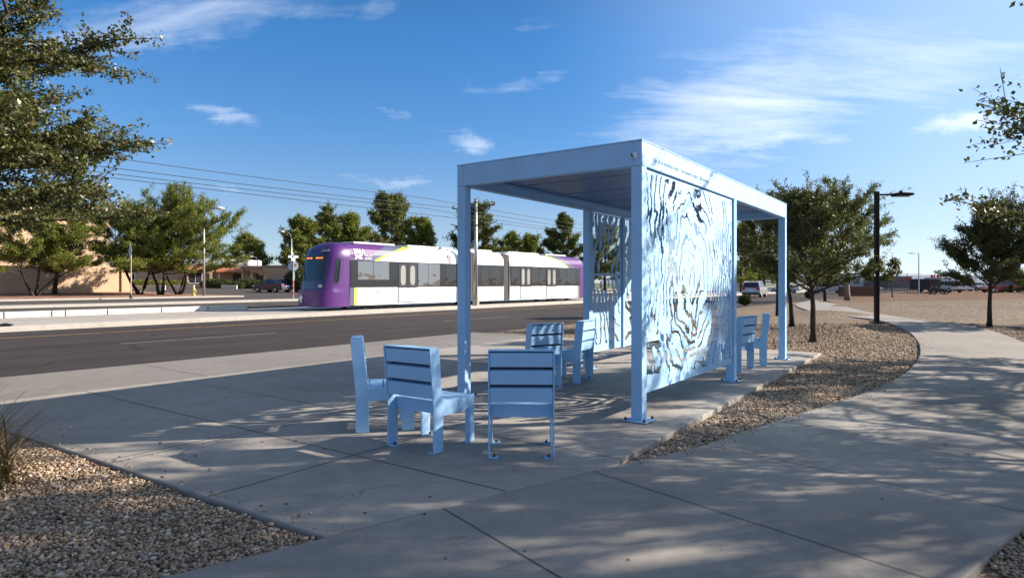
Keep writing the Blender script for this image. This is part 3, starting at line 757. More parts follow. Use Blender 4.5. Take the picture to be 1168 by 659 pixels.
# ------------------------------------------------------------------ trees
def rotz(v, a): c, s = math.cos(a), math.sin(a); return Vector((v.x * c - v.y * s, v.x * s + v.y * c, v.z))
def make_tree(name, label, cat, loc, H, th, tr, CR, nl, leaf, nleaf, lmat, seed, bark=BARK, style='oak', group=None, fine=True, multi=1, squash=1.0, nsub=9, ntw=5, wood_sub=True, elev=(2, 68), shoots=0, reach=()):
    rnd = random.Random(seed); rs = np.random.RandomState(seed)
    root = thing(name, label, cat, loc, 0, group)
    wood = MB(); segs = []      # segs: (p0, p1, spread weight)
    def walk(p, d, L, n, wob, up):
        pts = [p.copy()]
        for i in range(n):
            d = (d + Vector((rnd.gauss(0, wob), rnd.gauss(0, wob), rnd.gauss(0, wob * .6) + up))).normalized()
            p = p + d * (L / n); pts.append(p.copy())
        return pts
    def point(pts, t):
        k = min(int(t * (len(pts) - 1)), len(pts) - 2); return pts[k].lerp(pts[k + 1], t * (len(pts) - 1) - k), (pts[k + 1] - pts[k]).normalized()
    trunks = []
    for q in range(multi):
        az = q * 2 * math.pi / multi + rnd.uniform(-.4, .4); lean_ = .0 if multi == 1 else rnd.uniform(.35, .6)
        d = Vector((math.cos(az) * lean_, math.sin(az) * lean_, 1)).normalized()
        tp = walk(Vector((math.cos(az) * .08 * (multi > 1), math.sin(az) * .08 * (multi > 1), -.12)), d, H * (.86 if multi == 1 else .75), 9, .045 if multi == 1 else .12, .03)
        rr = [tr * (1.35 if i == 0 else 1.0) * max(.12, (1 - i / 9.5) ** .9) / (multi ** .45) for i in range(10)]
        wood.tube(tp, rr, 9 if fine else 6); trunks.append(tp)
    for i in range(nl + len(reach)):
        t = (min(i, nl - 1) + rnd.uniform(-.3, .3)) / max(1, nl - 1); t = min(1, max(0, t))
        tp = trunks[i % multi]
        zt = (th * .92 + (H * .84 - th * .92) * t ** 1.15) / H
        f = min(.98, zt / (.86 if multi == 1 else .75)); p0, dd = point(tp, f)
        az = i * 2.39996 + rnd.uniform(-.4, .4); el = R(elev[0] + (elev[1] - elev[0]) * t + rnd.uniform(-9, 9))
        if style == 'pine': prof = (1 - .75 * t) * rnd.uniform(.65, 1.15)
        elif style == 'umbrella': prof = (1 - .25 * t) * rnd.uniform(.75, 1.1)
        else: prof = (math.sin(math.pi * min(1, .28 + .62 * t)) ** .7) * (1 - .25 * t) * rnd.uniform(.78, 1.15)
        L = CR * prof
        d = Vector((math.cos(az) * math.cos(el), math.sin(az) * math.cos(el), math.sin(el) * squash))
        if i >= nl:      # long limbs with a direction of their own
            z_, az, el, L = reach[i - nl]; p0, dd = point(tp, min(.98, z_ / H / .86)); d = Vector((math.cos(R(az)) * math.cos(R(el)), math.sin(R(az)) * math.cos(R(el)), math.sin(R(el)))); t = .3
        lp = walk(p0, d, L, 6, .13 if i < nl else .05, .035 if style != 'umbrella' else .0)
        r0_ = tr * .42 * (1 - .45 * t) / (multi ** .4)
        wood.tube(lp, [max(.006, r0_ * (1 - k / 6.6)) for k in range(7)], 6 if fine else 4, cap=False)
        segs.append((lp[-2], lp[-1], 1))
        for j in range(nsub):
            u = .22 + .78 * (j + rnd.random()) / nsub; ps_, ds = point(lp, min(u, .999))
            sgn = 1 if (j % 2) else -1
            d2 = rotz(ds, sgn * R(rnd.uniform(28, 68))); d2.z = d2.z * .6 + rnd.uniform(-.16, .38); d2.normalize()
            L2 = CR * rnd.uniform(.20, .44) * (1.12 - .55 * u)
            sp_ = walk(ps_, d2, L2, 4, .16, .03)
            if wood_sub: wood.tube(sp_, [max(.004, r0_ * .35 * (1 - k / 4.4)) for k in range(5)], 4 if fine else 3, cap=False)
            for a, b in zip(sp_[1:], sp_[2:]): segs.append((a, b, 1))
            for k in range(ntw):
                u2 = .25 + .75 * rnd.random(); pt, dt = point(sp_, min(u2, .999))
                d3 = rotz(dt, R(rnd.uniform(-75, 75))); d3.z = d3.z * .6 + rnd.uniform(-.3, .45); d3.normalize()
                L3 = CR * rnd.uniform(.06, .16); e = pt + d3 * L3
                segs.append((pt, e, 1.3))
                if fine and wood_sub: wood.tube([pt, e], [.006, .003], 3, cap=False)
    for i in range(shoots):
        a, b, _ = segs[rnd.randrange(len(segs))]
        hd = Vector((b.x, b.y, 0)); hd = hd.normalized() if hd.length > .05 else Vector((1, 0, 0))
        d = (hd + Vector((rnd.gauss(0, .35), rnd.gauss(0, .35), rnd.uniform(.3, 1.7) if (CR < 2.6 and H < 5.5) else rnd.uniform(-.05, .5)))).normalized()
        pts = walk(b, d, CR * rnd.uniform(.18, .36), 5, .12, .01)
        wood.tube(pts, [.008, .007, .006, .005, .004, .003], 3, cap=False)
        for p, q in zip(pts, pts[1:]): segs.append((p, q, .9))
    wood.build('trunk', bark, root, smooth=True)
    P0 = np.array([s[0] for s in segs]); P1 = np.array([s[1] for s in segs]); W = np.array([s[2] for s in segs])
    ln_ = np.linalg.norm(P1 - P0, axis=1) * W; k = rs.choice(len(segs), nleaf, p=ln_ / ln_.sum()); u = rs.rand(nleaf, 1)
    c = P0[k] * (1 - u) + P1[k] * u + rs.normal(0, leaf * .75, (nleaf, 3))
    tw = P1[k] - P0[k]; tw /= np.linalg.norm(tw, axis=1, keepdims=True) + 1e-9
    a = tw * .7 + rs.normal(0, .8, (nleaf, 3)); a /= np.linalg.norm(a, axis=1, keepdims=True)
    nrm_ = rs.normal(0, 1, (nleaf, 3)) + (0, 0, .5); b = np.cross(nrm_, a); b /= np.linalg.norm(b, axis=1, keepdims=True) + 1e-9
    n3 = np.cross(a, b)
    ls = leaf * rs.uniform(.7, 1.3, (nleaf, 1)); lw = ls * (.24 if style in ('umbrella', 'pine') else .30)
    q = np.stack([c - a * ls * .5, c + b * lw + n3 * lw * .25 - a * ls * .08, c + a * ls * .5, c - b * lw + n3 * lw * .25 - a * ls * .08], 1)
    me = np_mesh('crown', q.reshape(-1, 3), np.arange(nleaf * 4).reshape(-1, 4))
    link('crown', me, lmat, root)
    return root

OAKS = 'oak trees beside the footpath'
make_tree('oak_tree', 'large dark olive oak tree overhanging the far left of the street', 'tree', (-8.75, 8.1, -.05), 6.3, 2.95, .17, 3.85, 44, .058, 300000, LEAF_OAK, 11, shoots=150, nsub=13, ntw=8, elev=(-12, 52))
make_tree('oak_tree', 'oak whose sparse leafy branches reach in at the right edge above the footpath', 'tree', (9.5, 5.7, -.05), 5.6, 2.2, .13, 4.75, 22, .064, 54000, LEAF_OAK, 23, shoots=60, reach=((2.25, 171, 4, 3.95), (2.5, 164, 6, 4.05), (2.7, 176, 6, 4.0), (2.9, 168, 7, 3.9), (2.35, 158, 3, 4.0)), nsub=8, ntw=8, elev=(-2, 60), group=OAKS)

make_tree('oak_tree', 'young oak with a thin trunk in gravel between the end post and the lamp post', 'tree', (7.83, 16.4, -.05), 3.8, 1.5, .085, 1.66, 26, .052, 60000, LEAF_MID, 31, shoots=90, nsub=9, ntw=6, elev=(24, 84), group=OAKS)
make_tree('oak_tree', 'young oak with a slightly leaning trunk just behind the end post of the shelter', 'tree', (9.45, 21.3, -.05), 4.5, 1.65, .085, 2.0, 20, .062, 34000, LEAF_MID, 32, shoots=50, nsub=9, ntw=5, elev=(16, 76), group=OAKS)
make_tree('oak_tree', 'farthest of the three young oaks in gravel, left of the end post by the street', 'tree', (12.4, 29.4, -.05), 5.4, 2.2, .09, 2.4, 20, .075, 30000, LEAF_MID, 33, shoots=40, nsub=9, ntw=5, elev=(18, 76), group=OAKS)
make_tree('oak_tree', 'young round oak with a straight slim trunk in the right gravel field', 'tree', (16.8, 22.2, -.05), 4.0, 1.45, .085, 2.05, 28, .060, 72000, LEAF_MID, 35, shoots=90, nsub=10, ntw=6, elev=(16, 80), group=OAKS)
make_tree('oak_tree', 'bigger oak cut off by the right edge, behind the round oak in the gravel field', 'tree', (19.9, 22.6, -.05), 4.75, 1.3, .12, 2.7, 28, .068, 70000, LEAF_MID, 36, shoots=60, nsub=10, ntw=5, elev=(2, 72), group=OAKS)
make_tree('oak_tree', 'oak standing out of view to the right of the wide footpath, shading it', 'tree', (13.4, 11.2, -.05), 6.0, 2.0, .12, 3.3, 22, .075, 60000, LEAF_OAK, 37, nsub=9, ntw=5, elev=(2, 66), group=OAKS)
make_tree('oak_tree', 'oak standing out of view right of the near footpath, casting the near dapples', 'tree', (11.6, 1.0, -.05), 5.8, 2.2, .12, 3.3, 20, .075, 27000, LEAF_OAK, 38, nsub=9, ntw=5, elev=(0, 62), group=OAKS)
make_tree('oak_tree', 'tall oak standing far out of view to the right, throwing long dapples over the gravel', 'tree', (17.2, 6.3, -.05), 11.6, 5.2, .2, 3.4, 24, .085, 23000, LEAF_OAK, 39, nsub=9, ntw=5, elev=(2, 66), group=OAKS)
make_tree('palo_verde_tree', 'feathery light green tree with a thick pale trunk behind the lamp post', 'tree', (29.0, 54.5, -.05), 8.2, 3.6, .23, 4.6, 20, .18, 32000, LEAF_FEATHER, 41, bark=BARK_PALE, style='umbrella', fine=False, nsub=10, ntw=6, elev=(22, 70), shoots=90)
STREET_TREES = 'spreading trees in front of the tan wall'
def far_z(p): s_, d_ = to_sd(p); return zfar(d_)
for (px, Y, H, CR, mult, n, sd_i, lb) in [
        (40, 52, 6.2, 4.6, 3, 16000, 51, 'spreading green tree with three forked dark stems before the tan wall'),
        (62, 57, 5.4, 2.6, 1, 6000, 52, 'slender green tree with one thin stem close to the tan wall'),
        (160, 60, 10.5, 5.0, 2, 15000, 53, 'tall spreading tree with a leaning dark stem at the end of the tan wall'),
        (183, 58, 8.6, 4.6, 2, 14000, 54, 'spreading tree with a stout double trunk on the red gravel corner'),
        (204, 59, 7.6, 6.0, 3, 18000, 55, 'wide light green tree with forked stems nearest the side street')]:
    p = at(px, Y); make_tree('mesquite_tree', lb, 'tree', (p.x, p.y, far_z(p) - .05), H * .93, 2.3, .22, CR, 26, .135, n * 5, LEAF_MESQ, sd_i, style='umbrella', fine=False, multi=mult, nsub=10, ntw=6, elev=(12, 66), shoots=50, group=STREET_TREES)
BACK = 'trees beyond the tram and the houses'
for (px, Y, H, CR, th, n, mat, st, sd_i, lf, lb) in [
        (286, 105, 8.0, 4.2, 2, 7000, LEAF_MESQ, 'oak', 61, .42, 'small round olive tree rising behind the low house roofs'),
        (372, 118, 14.2, 6.2, 3, 12000, LEAF_PINE, 'oak', 62, .45, 'dark clumped pine behind the purple front of the tram'),
        (345, 104, 11.0, 5.0, 2, 11000, LEAF_MESQ, 'oak', 63, .42, 'leafy green tree behind the stop sign post'),
        (398, 96, 10.4, 5.4, 2, 11000, LEAF_MESQ, 'oak', 64, .42, 'broad mid green tree just above the tram cab roof'),
        (448, 112, 16.0, 7.0, 4, 15000, LEAF_PINE, 'oak', 65, .46, 'tall open pine with bare limbs above the front of the tram'),
        (482, 104, 11.5, 4.6, 2, 9000, LEAF_LIME, 'oak', 66, .42, 'yellow green tree beside the tall open pine'),
        (538, 104, 13.6, 5.6, 4, 11000, LEAF_PINE, 'oak', 67, .44, 'pine half hidden by the wire pole and the shelter post'),
        (578, 110, 9.3, 4.2, 2, 7000, LEAF_LIME, 'oak', 68, .40, 'light green bushy tree low above the middle of the tram'),
        (606, 112, 9.0, 4.4, 2, 7000, LEAF_MESQ, 'oak', 69, .40, 'low green tree between the bushy tree and the cone shaped pine'),
        (641, 108, 12.8, 4.3, 3, 12000, LEAF_PINE, 'oak', 70, .42, 'cone shaped pine above the rear of the tram'),
        (690, 104, 10.5, 4.6, 2, 8000, LEAF_LIME, 'oak', 71, .42, 'tree glimpsed through the rear contour screen'),
        (846, 98, 10.0, 5.0, 2, 9000, LEAF_LIME, 'oak', 72, .40, 'yellow green tree down the street past the silver car'),
        (872, 120, 9.0, 5.0, 2, 7000, LEAF_MESQ, 'oak', 73, .45, 'dull green tree far down the street behind the silver car'),
        (940, 150, 8.0, 5.0, 1, 6000, LEAF_MESQ, 'oak', 74, .5, 'far tree by the white building'),
        (1000, 160, 6.0, 4.5, 1, 5000, LEAF_PINE, 'oak', 75, .5, 'low dark tree behind the fence by the lamp post')]:
    p = at(px, Y); make_tree('pine_tree' if mat is LEAF_PINE else 'leafy_tree', lb, 'tree', (p.x, p.y, (far_z(p) if px < 700 else 0) - .05), H, th, .26, CR, 24, lf * .66, n * 3, mat, sd_i, style=st, fine=False, nsub=8, ntw=5, elev=(0, 70), shoots=10, group=BACK, wood_sub=(th == 4))
p = at(1018, 60); make_tree('sapling', 'thin young sapling alone in the gravel between the lamp post and the fence', 'tree', (p.x, p.y, .1), 4.0, 2.4, .06, .8, 8, .22, 700, LEAF_MID, 81, fine=False, nsub=4, ntw=3)

def bush(name, label, loc, r, h, n, leaf, mat, seed, cat='bush', group=None, sx=1.0, rz=0):
    rs = np.random.RandomState(seed); root = thing(name, label, cat, loc, rz, group)
    d = rs.normal(0, 1, (n, 3)); d /= np.linalg.norm(d, axis=1, keepdims=True)
    rad = (1 - .45 * rs.rand(n, 1) ** 2) * (1 + .22 * (fbm(d[:, :1] * 2.2 + 3, d[:, 1:2] * 2.2 + d[:, 2:] * 2 + 3, seed, 3) - .5) * 2)
    c = d * rad * (r * sx, r, h / 2) + (0, 0, h / 2)
    a = rs.normal(0, 1, (n, 3)); a /= np.linalg.norm(a, axis=1, keepdims=True)
    b = np.cross(rs.normal(0, 1, (n, 3)), a); b /= np.linalg.norm(b, axis=1, keepdims=True)
    q = np.stack([c - a * leaf * .5, c + b * leaf * .3, c + a * leaf * .5, c - b * leaf * .3], 1)
    link('foliage', np_mesh('foliage', q.reshape(-1, 3), np.arange(n * 4).reshape(-1, 4)), mat, root)
    mb = MB(); rr = random.Random(seed)
    for k in range(7):
        t = k * .9; mb.tube([(0, 0, -.05), (math.cos(t) * r * sx * .3, math.sin(t) * r * .3, h * .35), (math.cos(t) * r * sx * .6, math.sin(t) * r * .6, h * .7)], [.03 * r + .01, .02 * r + .006, .006], 5)
    mb.build('stem', BARK, root); return root
b0 = at(850, 43); bush('round_bush', 'small clipped round bush in gravel beside the street', (b0.x, b0.y, -.03), .43, .72, 2600, .09, HEDGE, 91)
b0 = at(923, 62); bush('round_bush', 'round bush next to the far end of the footpath', (b0.x, b0.y, -.03), .45, .75, 1500, .11, HEDGE, 92)
b0 = at(346, 72); bush('shrub', 'large dark green shrub behind the stop sign', (b0.x, b0.y, far_z(b0)), 2.0, 2.9, 6000, .22, HEDGE, 93)
for i, (px, Y, sx, r, h, lb) in enumerate([(248, 88, 2.4, 1.0, 1.35, 'clipped hedge under the left porch roof'), (283, 88, 2.2, 1.0, 1.4, 'clipped hedge under the right porch roof'), (272, 86, 1.0, .8, 1.0, 'small round shrub between the two porches'),
        (166, 80, 3.5, 1.0, 1.2, 'bright green hedge between the leaning trunk and the double trunk'), (195, 82, 2.2, 1.0, 1.2, 'bright green hedge left of the windowed house')]):
    b0 = at(px, Y); bush('hedge', lb, (b0.x, b0.y, far_z(b0) - .05), r, h, 3000, .2, HEDGE if i < 3 else LEAF_MESQ, 94 + i, 'hedge', 'clipped hedges by the low houses', sx, R(8))

def grass_clump():
    rs = random.Random(7); p = gp(-22, 556); root = thing('ornamental_grass', 'clump of long dry ornamental grass blades at the left edge of the near gravel', 'grass clump', (p.x - .12, p.y + .05, -.03))
    vs, fs = [], []
    for i in range(620):
        az = rs.uniform(0, 6.283); L = rs.uniform(.45, 1.05) * (1.25 if rs.random() < .1 else 1); el = R(rs.uniform(28, 86)); w = rs.uniform(.0035, .0065)
        q = Vector((math.cos(az), math.sin(az), 0)); p0 = Vector((rs.gauss(0, .09), rs.gauss(0, .09), 0)); n_ = 7; k0 = len(vs); cur = p0; e = el; sdv = Vector((-q.y, q.x, 0))
        droop = R(rs.uniform(55, 105))
        for k in range(n_ + 1):
            ww = w * (1 - (k / n_) ** 1.6) + .0005; vs += [cur - sdv * ww, cur + sdv * ww]
            e = el - droop * (k / n_) ** 1.3; cur = cur + (q * math.cos(e) + Vector((0, 0, math.sin(e)))) * (L / n_)
            if cur.z < .02: cur.z = .02
        fs += [(k0 + 2 * k, k0 + 2 * k + 1, k0 + 2 * k + 3, k0 + 2 * k + 2) for k in range(n_)]
    mb = MB(); mb.add(vs, fs); link('blades', mb.mesh('blades', fix=False), BLADE, root)
grass_clump()

# ------------------------------------------------------------------ tram
def tram_paint():
    m = bpy.data.materials.new('tram_paint'); m.use_nodes = True; t = NT(m.node_tree); b = t.n['Principled BSDF']
    b.inputs['Roughness'].default_value = .5; b.inputs['Specular IOR Level'].default_value = .35
    tc = t.node('ShaderNodeTexCoord'); sp = t.node('ShaderNodeSeparateXYZ'); t.l.new(tc.outputs['Object'], sp.inputs[0]); x, y, z = sp.outputs
    xm = t.m('MINIMUM', x, t.m('SUBTRACT', TL, x))
    h = t.m('DIVIDE', t.m('SUBTRACT', z, 2.66), .95, clamp=True)
    hc = t.m('POWER', h, 1.25)
    up = t.m('GREATER_THAN', z, 2.5)
    e1 = t.m('ADD', 2.7, t.m('MULTIPLY', hc, 2.1)); e2 = t.m('ADD', 3.45, t.m('MULTIPLY', hc, 2.75)); e3 = t.m('ADD', 3.75, t.m('MULTIPLY', hc, 3.15))
    l1 = t.m('ADD', 1.78, t.m('MULTIPLY', up, t.m('SUBTRACT', e1, 1.78)))
    l2 = t.m('ADD', 2.05, t.m('MULTIPLY', up, t.m('SUBTRACT', e2, 2.05))); l3 = t.m('ADD', 2.23, t.m('MULTIPLY', up, t.m('SUBTRACT', e3, 2.23)))
    c = t.mix(t.m('LESS_THAN', xm, l3), (.80, .80, .79), (.50, .60, .05))
    c = t.mix(t.m('LESS_THAN', xm, l2), c, (.09, .10, .17))
    c = t.mix(t.m('LESS_THAN', xm, l1), c, (.085, .020, .15))
    t.l.new(c, b.inputs['Base Color']); return m
TL = 26.9
GLASS_A = material('tram_glass', (.025, .023, .022), .03, spec=.7)
GLASS_B = material('tram_glass_bright', (.06, .055, .052), .03); GLASS_B.node_tree.nodes['Principled BSDF'].inputs['IOR'].default_value = 3.2
def build_tram():
    root = thing('tram', 'purple and white low floor tram with black window band on the street tracks', 'tram', sd(19.55, 26.95, .05), math.atan2(RD.y, RD.x))
    PAINT = tram_paint(); W = 2.65; PURP = material('tram_purple', (.085, .020, .15), .35, coat=.25)
    NAVY = material('tram_dark_hood', (.028, .018, .055), .2, coat=.5)
    prof = [(0, .24), (-.02, 1.2), (0, 2.62), (.02, 2.95), (.10, 3.25), (.28, 3.45), (.55, 3.55), (W / 2, 3.60)]
    full = prof + [(W - y, z) for y, z in prof[-2::-1]]
    def body(x0, x1, name):
        xs = [x0 + (x1 - x0) * k / 8 for k in range(9)]; n = len(full); mb = MB()
        mb.add([(x, y, z) for x in xs for y, z in full], [(i * n + j, (i + 1) * n + j, (i + 1) * n + j + 1, i * n + j + 1) for i in range(8) for j in range(n - 1)] + [tuple(range(n)), tuple(range(8 * n, 9 * n))])
        o = mb.build(name, PAINT, root); return o
    A0, A1, B0, B1 = 1.75, 11.25, 11.95, 14.95
    C0, C1 = TL - A1, TL - A0
    bodies = [body(A0, A1, 'front_car'), body(B0, B1, 'middle_car'), body(C0, C1, 'rear_car')]
    BEL = material('bellows', (.085, .08, .075), .8)
    for x0, x1 in ((A1, B0), (B1, C0)):
        mb = MB(); nn = 9
        for k in range(nn):
            u = x0 + (x1 - x0) * (k + .1) / nn; v = x0 + (x1 - x0) * (k + .9) / nn; mb.box((u, .06 + .02 * (k % 2), .3), (v, W - .06, 3.42))
        mb.build('bellows', BEL, root)
    # noses
    def nose(sign, x_off):
        def pt(th, z, off=0.0):
            hb = .24; rake = .0 if z < 1.05 else (z - 1.05) * .21
            if z > 2.9: rake += (z - 2.9) ** 2 * 1.35
            xf = .02 + rake - off + (.10 if z > 1.0 and z < 1.2 else 0) * 0 + (.12 if z > 1.05 else 0)
            hw = W / 2 + off
            if z > 2.95: hw -= float(np.interp(z, [2.95, 3.25, 3.45, 3.55, 3.6], [.02, .10, .28, .55, .95]))
            ex = .52
            c, s_ = math.cos(th), math.sin(th)
            u = abs(s_) ** ex * (1 if s_ >= 0 else -1); w_ = abs(c) ** .62
            x = A0 + .002 - (A0 - xf) * w_; y = W / 2 + hw * u
            return Vector((x, y, z)) if sign > 0 else Vector((TL - x, W - y, z))
        zs = [.20, .3, .6, .9, 1.04, 1.06, 1.3, 1.8, 2.3, 2.7, 2.9, 3.05, 3.2, 3.35, 3.47, 3.56, 3.6]; nt = 40
        ths = [-math.pi / 2 + math.pi * k / nt for k in range(nt + 1)]
        def patch(t0, t1, z0, z1, off, name, mat, nt_=16, nz=10, smooth=True, par=root, corner=0.0):
            mb = MB(); vs = []
            for j in range(nz + 1):
                z = z0 + (z1 - z0) * j / nz
                inset = 0
                if corner:
                    e = min(j, nz - j) / nz; inset = corner * max(0, 1 - e / .18) ** 2
                for i in range(nt_ + 1): vs.append(pt(t0 + inset + (t1 - t0 - 2 * inset) * i / nt_, z, off))
            mb.add(vs, [(j * (nt_ + 1) + i, j * (nt_ + 1) + i + 1, (j + 1) * (nt_ + 1) + i + 1, (j + 1) * (nt_ + 1) + i) for j in range(nz) for i in range(nt_)])
            return mb.build(name, mat, par, smooth=smooth)
        mb = MB(); vs = [pt(th, z) for z in zs for th in ths]; n = nt + 1
        mb.add(vs, [(j * n + i, j * n + i + 1, (j + 1) * n + i + 1, (j + 1) * n + i) for j in range(len(zs) - 1) for i in range(nt)] + [tuple(range((len(zs) - 1) * n, len(zs) * n)), tuple(range(n))])
        cab = mb.build('cab', PURP, root, smooth=True)
        es = cab.modifiers.new('edges', 'EDGE_SPLIT'); es.split_angle = R(38)
        patch(-.60, .60, 1.12, 3.42, .006, 'front_mask', NAVY, par=cab)
        patch(-.50, .50, 1.55, 2.93, .012, 'windshield', material('cab_glass', (.012, .024, .03), .05, spec=.5), corner=.08, par=cab)
        patch(-.35, .30, 2.68, 2.80, .016, 'destination_sign', DARK, nz=2, par=cab)
        rr = random.Random(4); LED = emit('orange_led', (1, .22, .03), 1.2)
        for k in range(7):
            t0 = -.30 + k * .078; patch(t0, t0 + rr.uniform(.04, .066), 2.705, 2.775, .020, 'led_glyph', LED, 2, 2, par=cab)
        for t0 in (-.52, .42):
            patch(t0, t0 + .2, 1.20, 1.36, .012, 'headlight', material('lamp_glass', (.55, .55, .55), .1), 4, 3, par=cab)
        for s_ in (-1, 1): patch(s_ * 1.19 - .13, s_ * 1.19 + .13, 1.45, 2.72, .008, 'side_window', GLASS, 10, 14, corner=.05, par=cab)
        if sign > 0:
            tm = text_mesh('206A', .26, .002); o = link('fleet_number', tm, WHITE, cab)
            a, b = pt(-.42, 3.16, .02), pt(-.12, 3.16, .02); up = (pt(-.27, 3.27, .02) - pt(-.27, 3.16, .02)).normalized(); xx = (a - b).normalized()
            # reading direction runs towards the near side of the cab
            zz = xx.cross(up); Mx = Matrix((xx, up, zz)).transposed().to_4x4(); Mx.translation = pt(-.13, 3.08, .03); o.matrix_local = Mx
            # white antelope head emblem on the bumper
            em = [(-.30, .0), (-.10, .02), (-.04, -.14), (.10, -.16), (.12, .06), (.26, .16), (.14, .22), (.08, .34), (.02, .22), (-.06, .40), (-.08, .22), (-.24, .16), (-.14, .10)]
            c0 = pt(.12, .62, .012); t1 = (pt(.02, .62, .012) - pt(.22, .62, .012)).normalized(); u1 = Vector((0, 0, 1)); mb = MB()
            mb.add([c0 + t1 * (p[0] * .9) + u1 * (p[1] * .9 - .08) + t1.cross(u1) * .02 for p in em], [tuple(range(len(em)))]); e = mb.build('emblem', WHITE, cab)
            so = e.modifiers.new('thickness', 'SOLIDIFY'); so.thickness = .008
        # mirror arm and wiper
        w = MB(); w.tube([pt(.1, 1.56, .03), pt(.3, 2.1, .03), pt(.32, 2.4, .03)], .014, 5); w.build('wiper', DARK, cab)
        return cab
    nose(1, 0); nose(-1, 0)
    for g_ in (GLASS_A, GLASS_B):
        t = NT(g_.node_tree); P = t.node('ShaderNodeTexCoord').outputs['Object']; bp = t.node('ShaderNodeBump'); bp.inputs['Strength'].default_value = .35; bp.inputs['Distance'].default_value = .05
        t.l.new(t.noise(P, .9, 2, .5), bp.inputs['Height']); t.l.new(bp.outputs[0], t.n['Principled BSDF'].inputs['Normal'])
    FR = material('tram_black_band', (.022, .022, .024), .12, spec=.6); DOOR = material('tram_door', (.045, .047, .05), .25)
    GL, GLF = GLASS_A, GLASS_B; SK = material('tram_skirt_door', (.72, .72, .72), .3)
    def side(ya, car, x0, x1, panes, doors, flip):
        y0, y1 = (ya - .028, ya - .022) if ya < 1 else (ya + .022, ya + .028)
        s_ = -1 if ya < 1 else 1
        b = MB().box((x0, min(ya + s_ * .022, ya + s_ * .03), 1.2), (x1, max(ya + s_ * .022, ya + s_ * .03), 2.64)).build('window_band', FR, car)
        for a, c in panes:
            yy = sorted((ya + s_ * .031, ya + s_ * .038)); MB().box((a, yy[0], 1.62 if a < 5.5 and not flip else 1.26), (c, yy[1], 2.60)).build('window', GLF if (not flip and a < 8.6) else GL, b)
        for a, c in doors:
            m_ = (a + c) / 2
            for u, v in ((a, m_ - .02), (m_ + .02, c)):
                yy = sorted((ya + s_ * .024, ya + s_ * .052)); d = MB().box((u, yy[0], .34), (v, yy[1], 2.55)).build('door', [DOOR], car)
                yk = sorted((ya + s_ * .0525, ya + s_ * .058)); MB().box((u + .01, yk[0], .36), (v - .01, yk[1], 1.16)).build('lower_panel', SK, d)
                w_ = (v - u); pl = []
                for k in range(16):
                    t = 2 * math.pi * k / 16; pl.append(((u + v) / 2 + w_ * .27 * max(-1, min(1, 1.3 * math.cos(t))), 1.88 + .56 * max(-1, min(1, 1.12 * math.sin(t)))))
                MB().prism(pl, *sorted((ya + s_ * .0525, ya + s_ * .060)), 'y').build('door_window', material('pale_door_glass', (.30, .29, .27), .05, spec=.9), d)
    for ya in (0, W):
        side(ya, bodies[0], A0 + .03, A1 - .02, [(2.27, 3.30), (3.33, 4.45), (6.72, 7.55), (7.58, 8.55), (9.05, 10.5)], [(5.15, 6.6)], False)
        side(ya, bodies[1], B0 + .02, B1 - .02, [(12.42, 13.35), (13.38, 14.5)], [], True)
        side(ya, bodies[2], C0 + .02, C1 - .03, [(C0 + .15, C0 + 1.1), (C0 + 2.6, C0 + 3.5), (C0 + 3.53, C0 + 4.4), (C0 + 6.3, C0 + 7.4), (C0 + 7.43, C0 + 8.7)], [(C0 + 1.2, C0 + 2.5), (C0 + 4.55, C0 + 5.9)], True)
    # dark roof pillar mark, skirt seams
    for x in (3.2, 6.9, 9.4): MB().box((x, -.026, .3), (x + .015, -.012, 1.16)).build('skirt_seam', material('seam_grey', (.3, .3, .32), .6), bodies[0])
    MB().box((9.3, -.004, 2.66), (9.62, .03, 3.2)).build('grey_band', material('seam_grey', (.3, .3, .32), .6), bodies[0])
    SG = material('seam_grey', (.3, .3, .32), .6)
    for bd, xs_ in ((bodies[0], (2.4, 5.0)), (bodies[1], (12.6, 14.2)), (bodies[2], (C0 + .9, C0 + 3.2, C0 + 6.2, C0 + 8.4))):
        for x in xs_: MB().box((x, -.026, .3), (x + .012, -.013, 1.16)).build('skirt_seam', SG, bd)
    for bd, x0, x1 in ((bodies[0], 2.3, 5.0), (bodies[0], 6.75, 9.3), (bodies[1], 12.2, 14.7), (bodies[2], C0 + 6.1, C0 + 8.8)):
        MB().box((x0, -.0275, .80), (x1, -.016, .825)).build('skirt_rail', SG, bd)
    for bd, x in ((bodies[0], 3.6), (bodies[1], 13.5), (bodies[2], C0 + 4.4), (bodies[2], C0 + 8.2)):
        MB().box((x, -.034, .93), (x + .12, -.018, .99)).build('side_marker', material('amber_marker', (.7, .18, .03), .3), bd)
    # bogies
    for xc in (4.0, 13.45, TL - 4.0):
        bg = MB().box((xc - 1.3, .18, .14), (xc + 1.3, W - .18, .5)).build('bogie', DARK, root, bevel=.03)
        for dx in (-.85, .85):
            for y in (.35, W - .5):
                mb = MB(); mb.tube([(xc + dx, y, .30), (xc + dx, y + .14, .30)], .30, 16); mb.build('wheel', DARK, bg)
    for x0, x1 in ((2.6, 5.6), (6.6, 10.6), (12.3, 14.6), (16.4, 20.3), (21.2, 24.2)):
        MB().box((x0, .75, 3.58), (x1, W - .75, 3.70)).build('roof_unit', material('roof_unit_grey', (.62, .62, .62), .5), root, bevel=.04)
    pg = MB(); pg.tube([(12.9, W / 2, 3.7), (11.9, W / 2, 4.55), (13.0, W / 2, 5.35)], .035, 6); pg.tube([(12.9, .7, 5.36), (13.1, W / 2, 5.40), (12.9, W - .7, 5.36)], .03, 6); pg.build('pantograph', DARK, root)
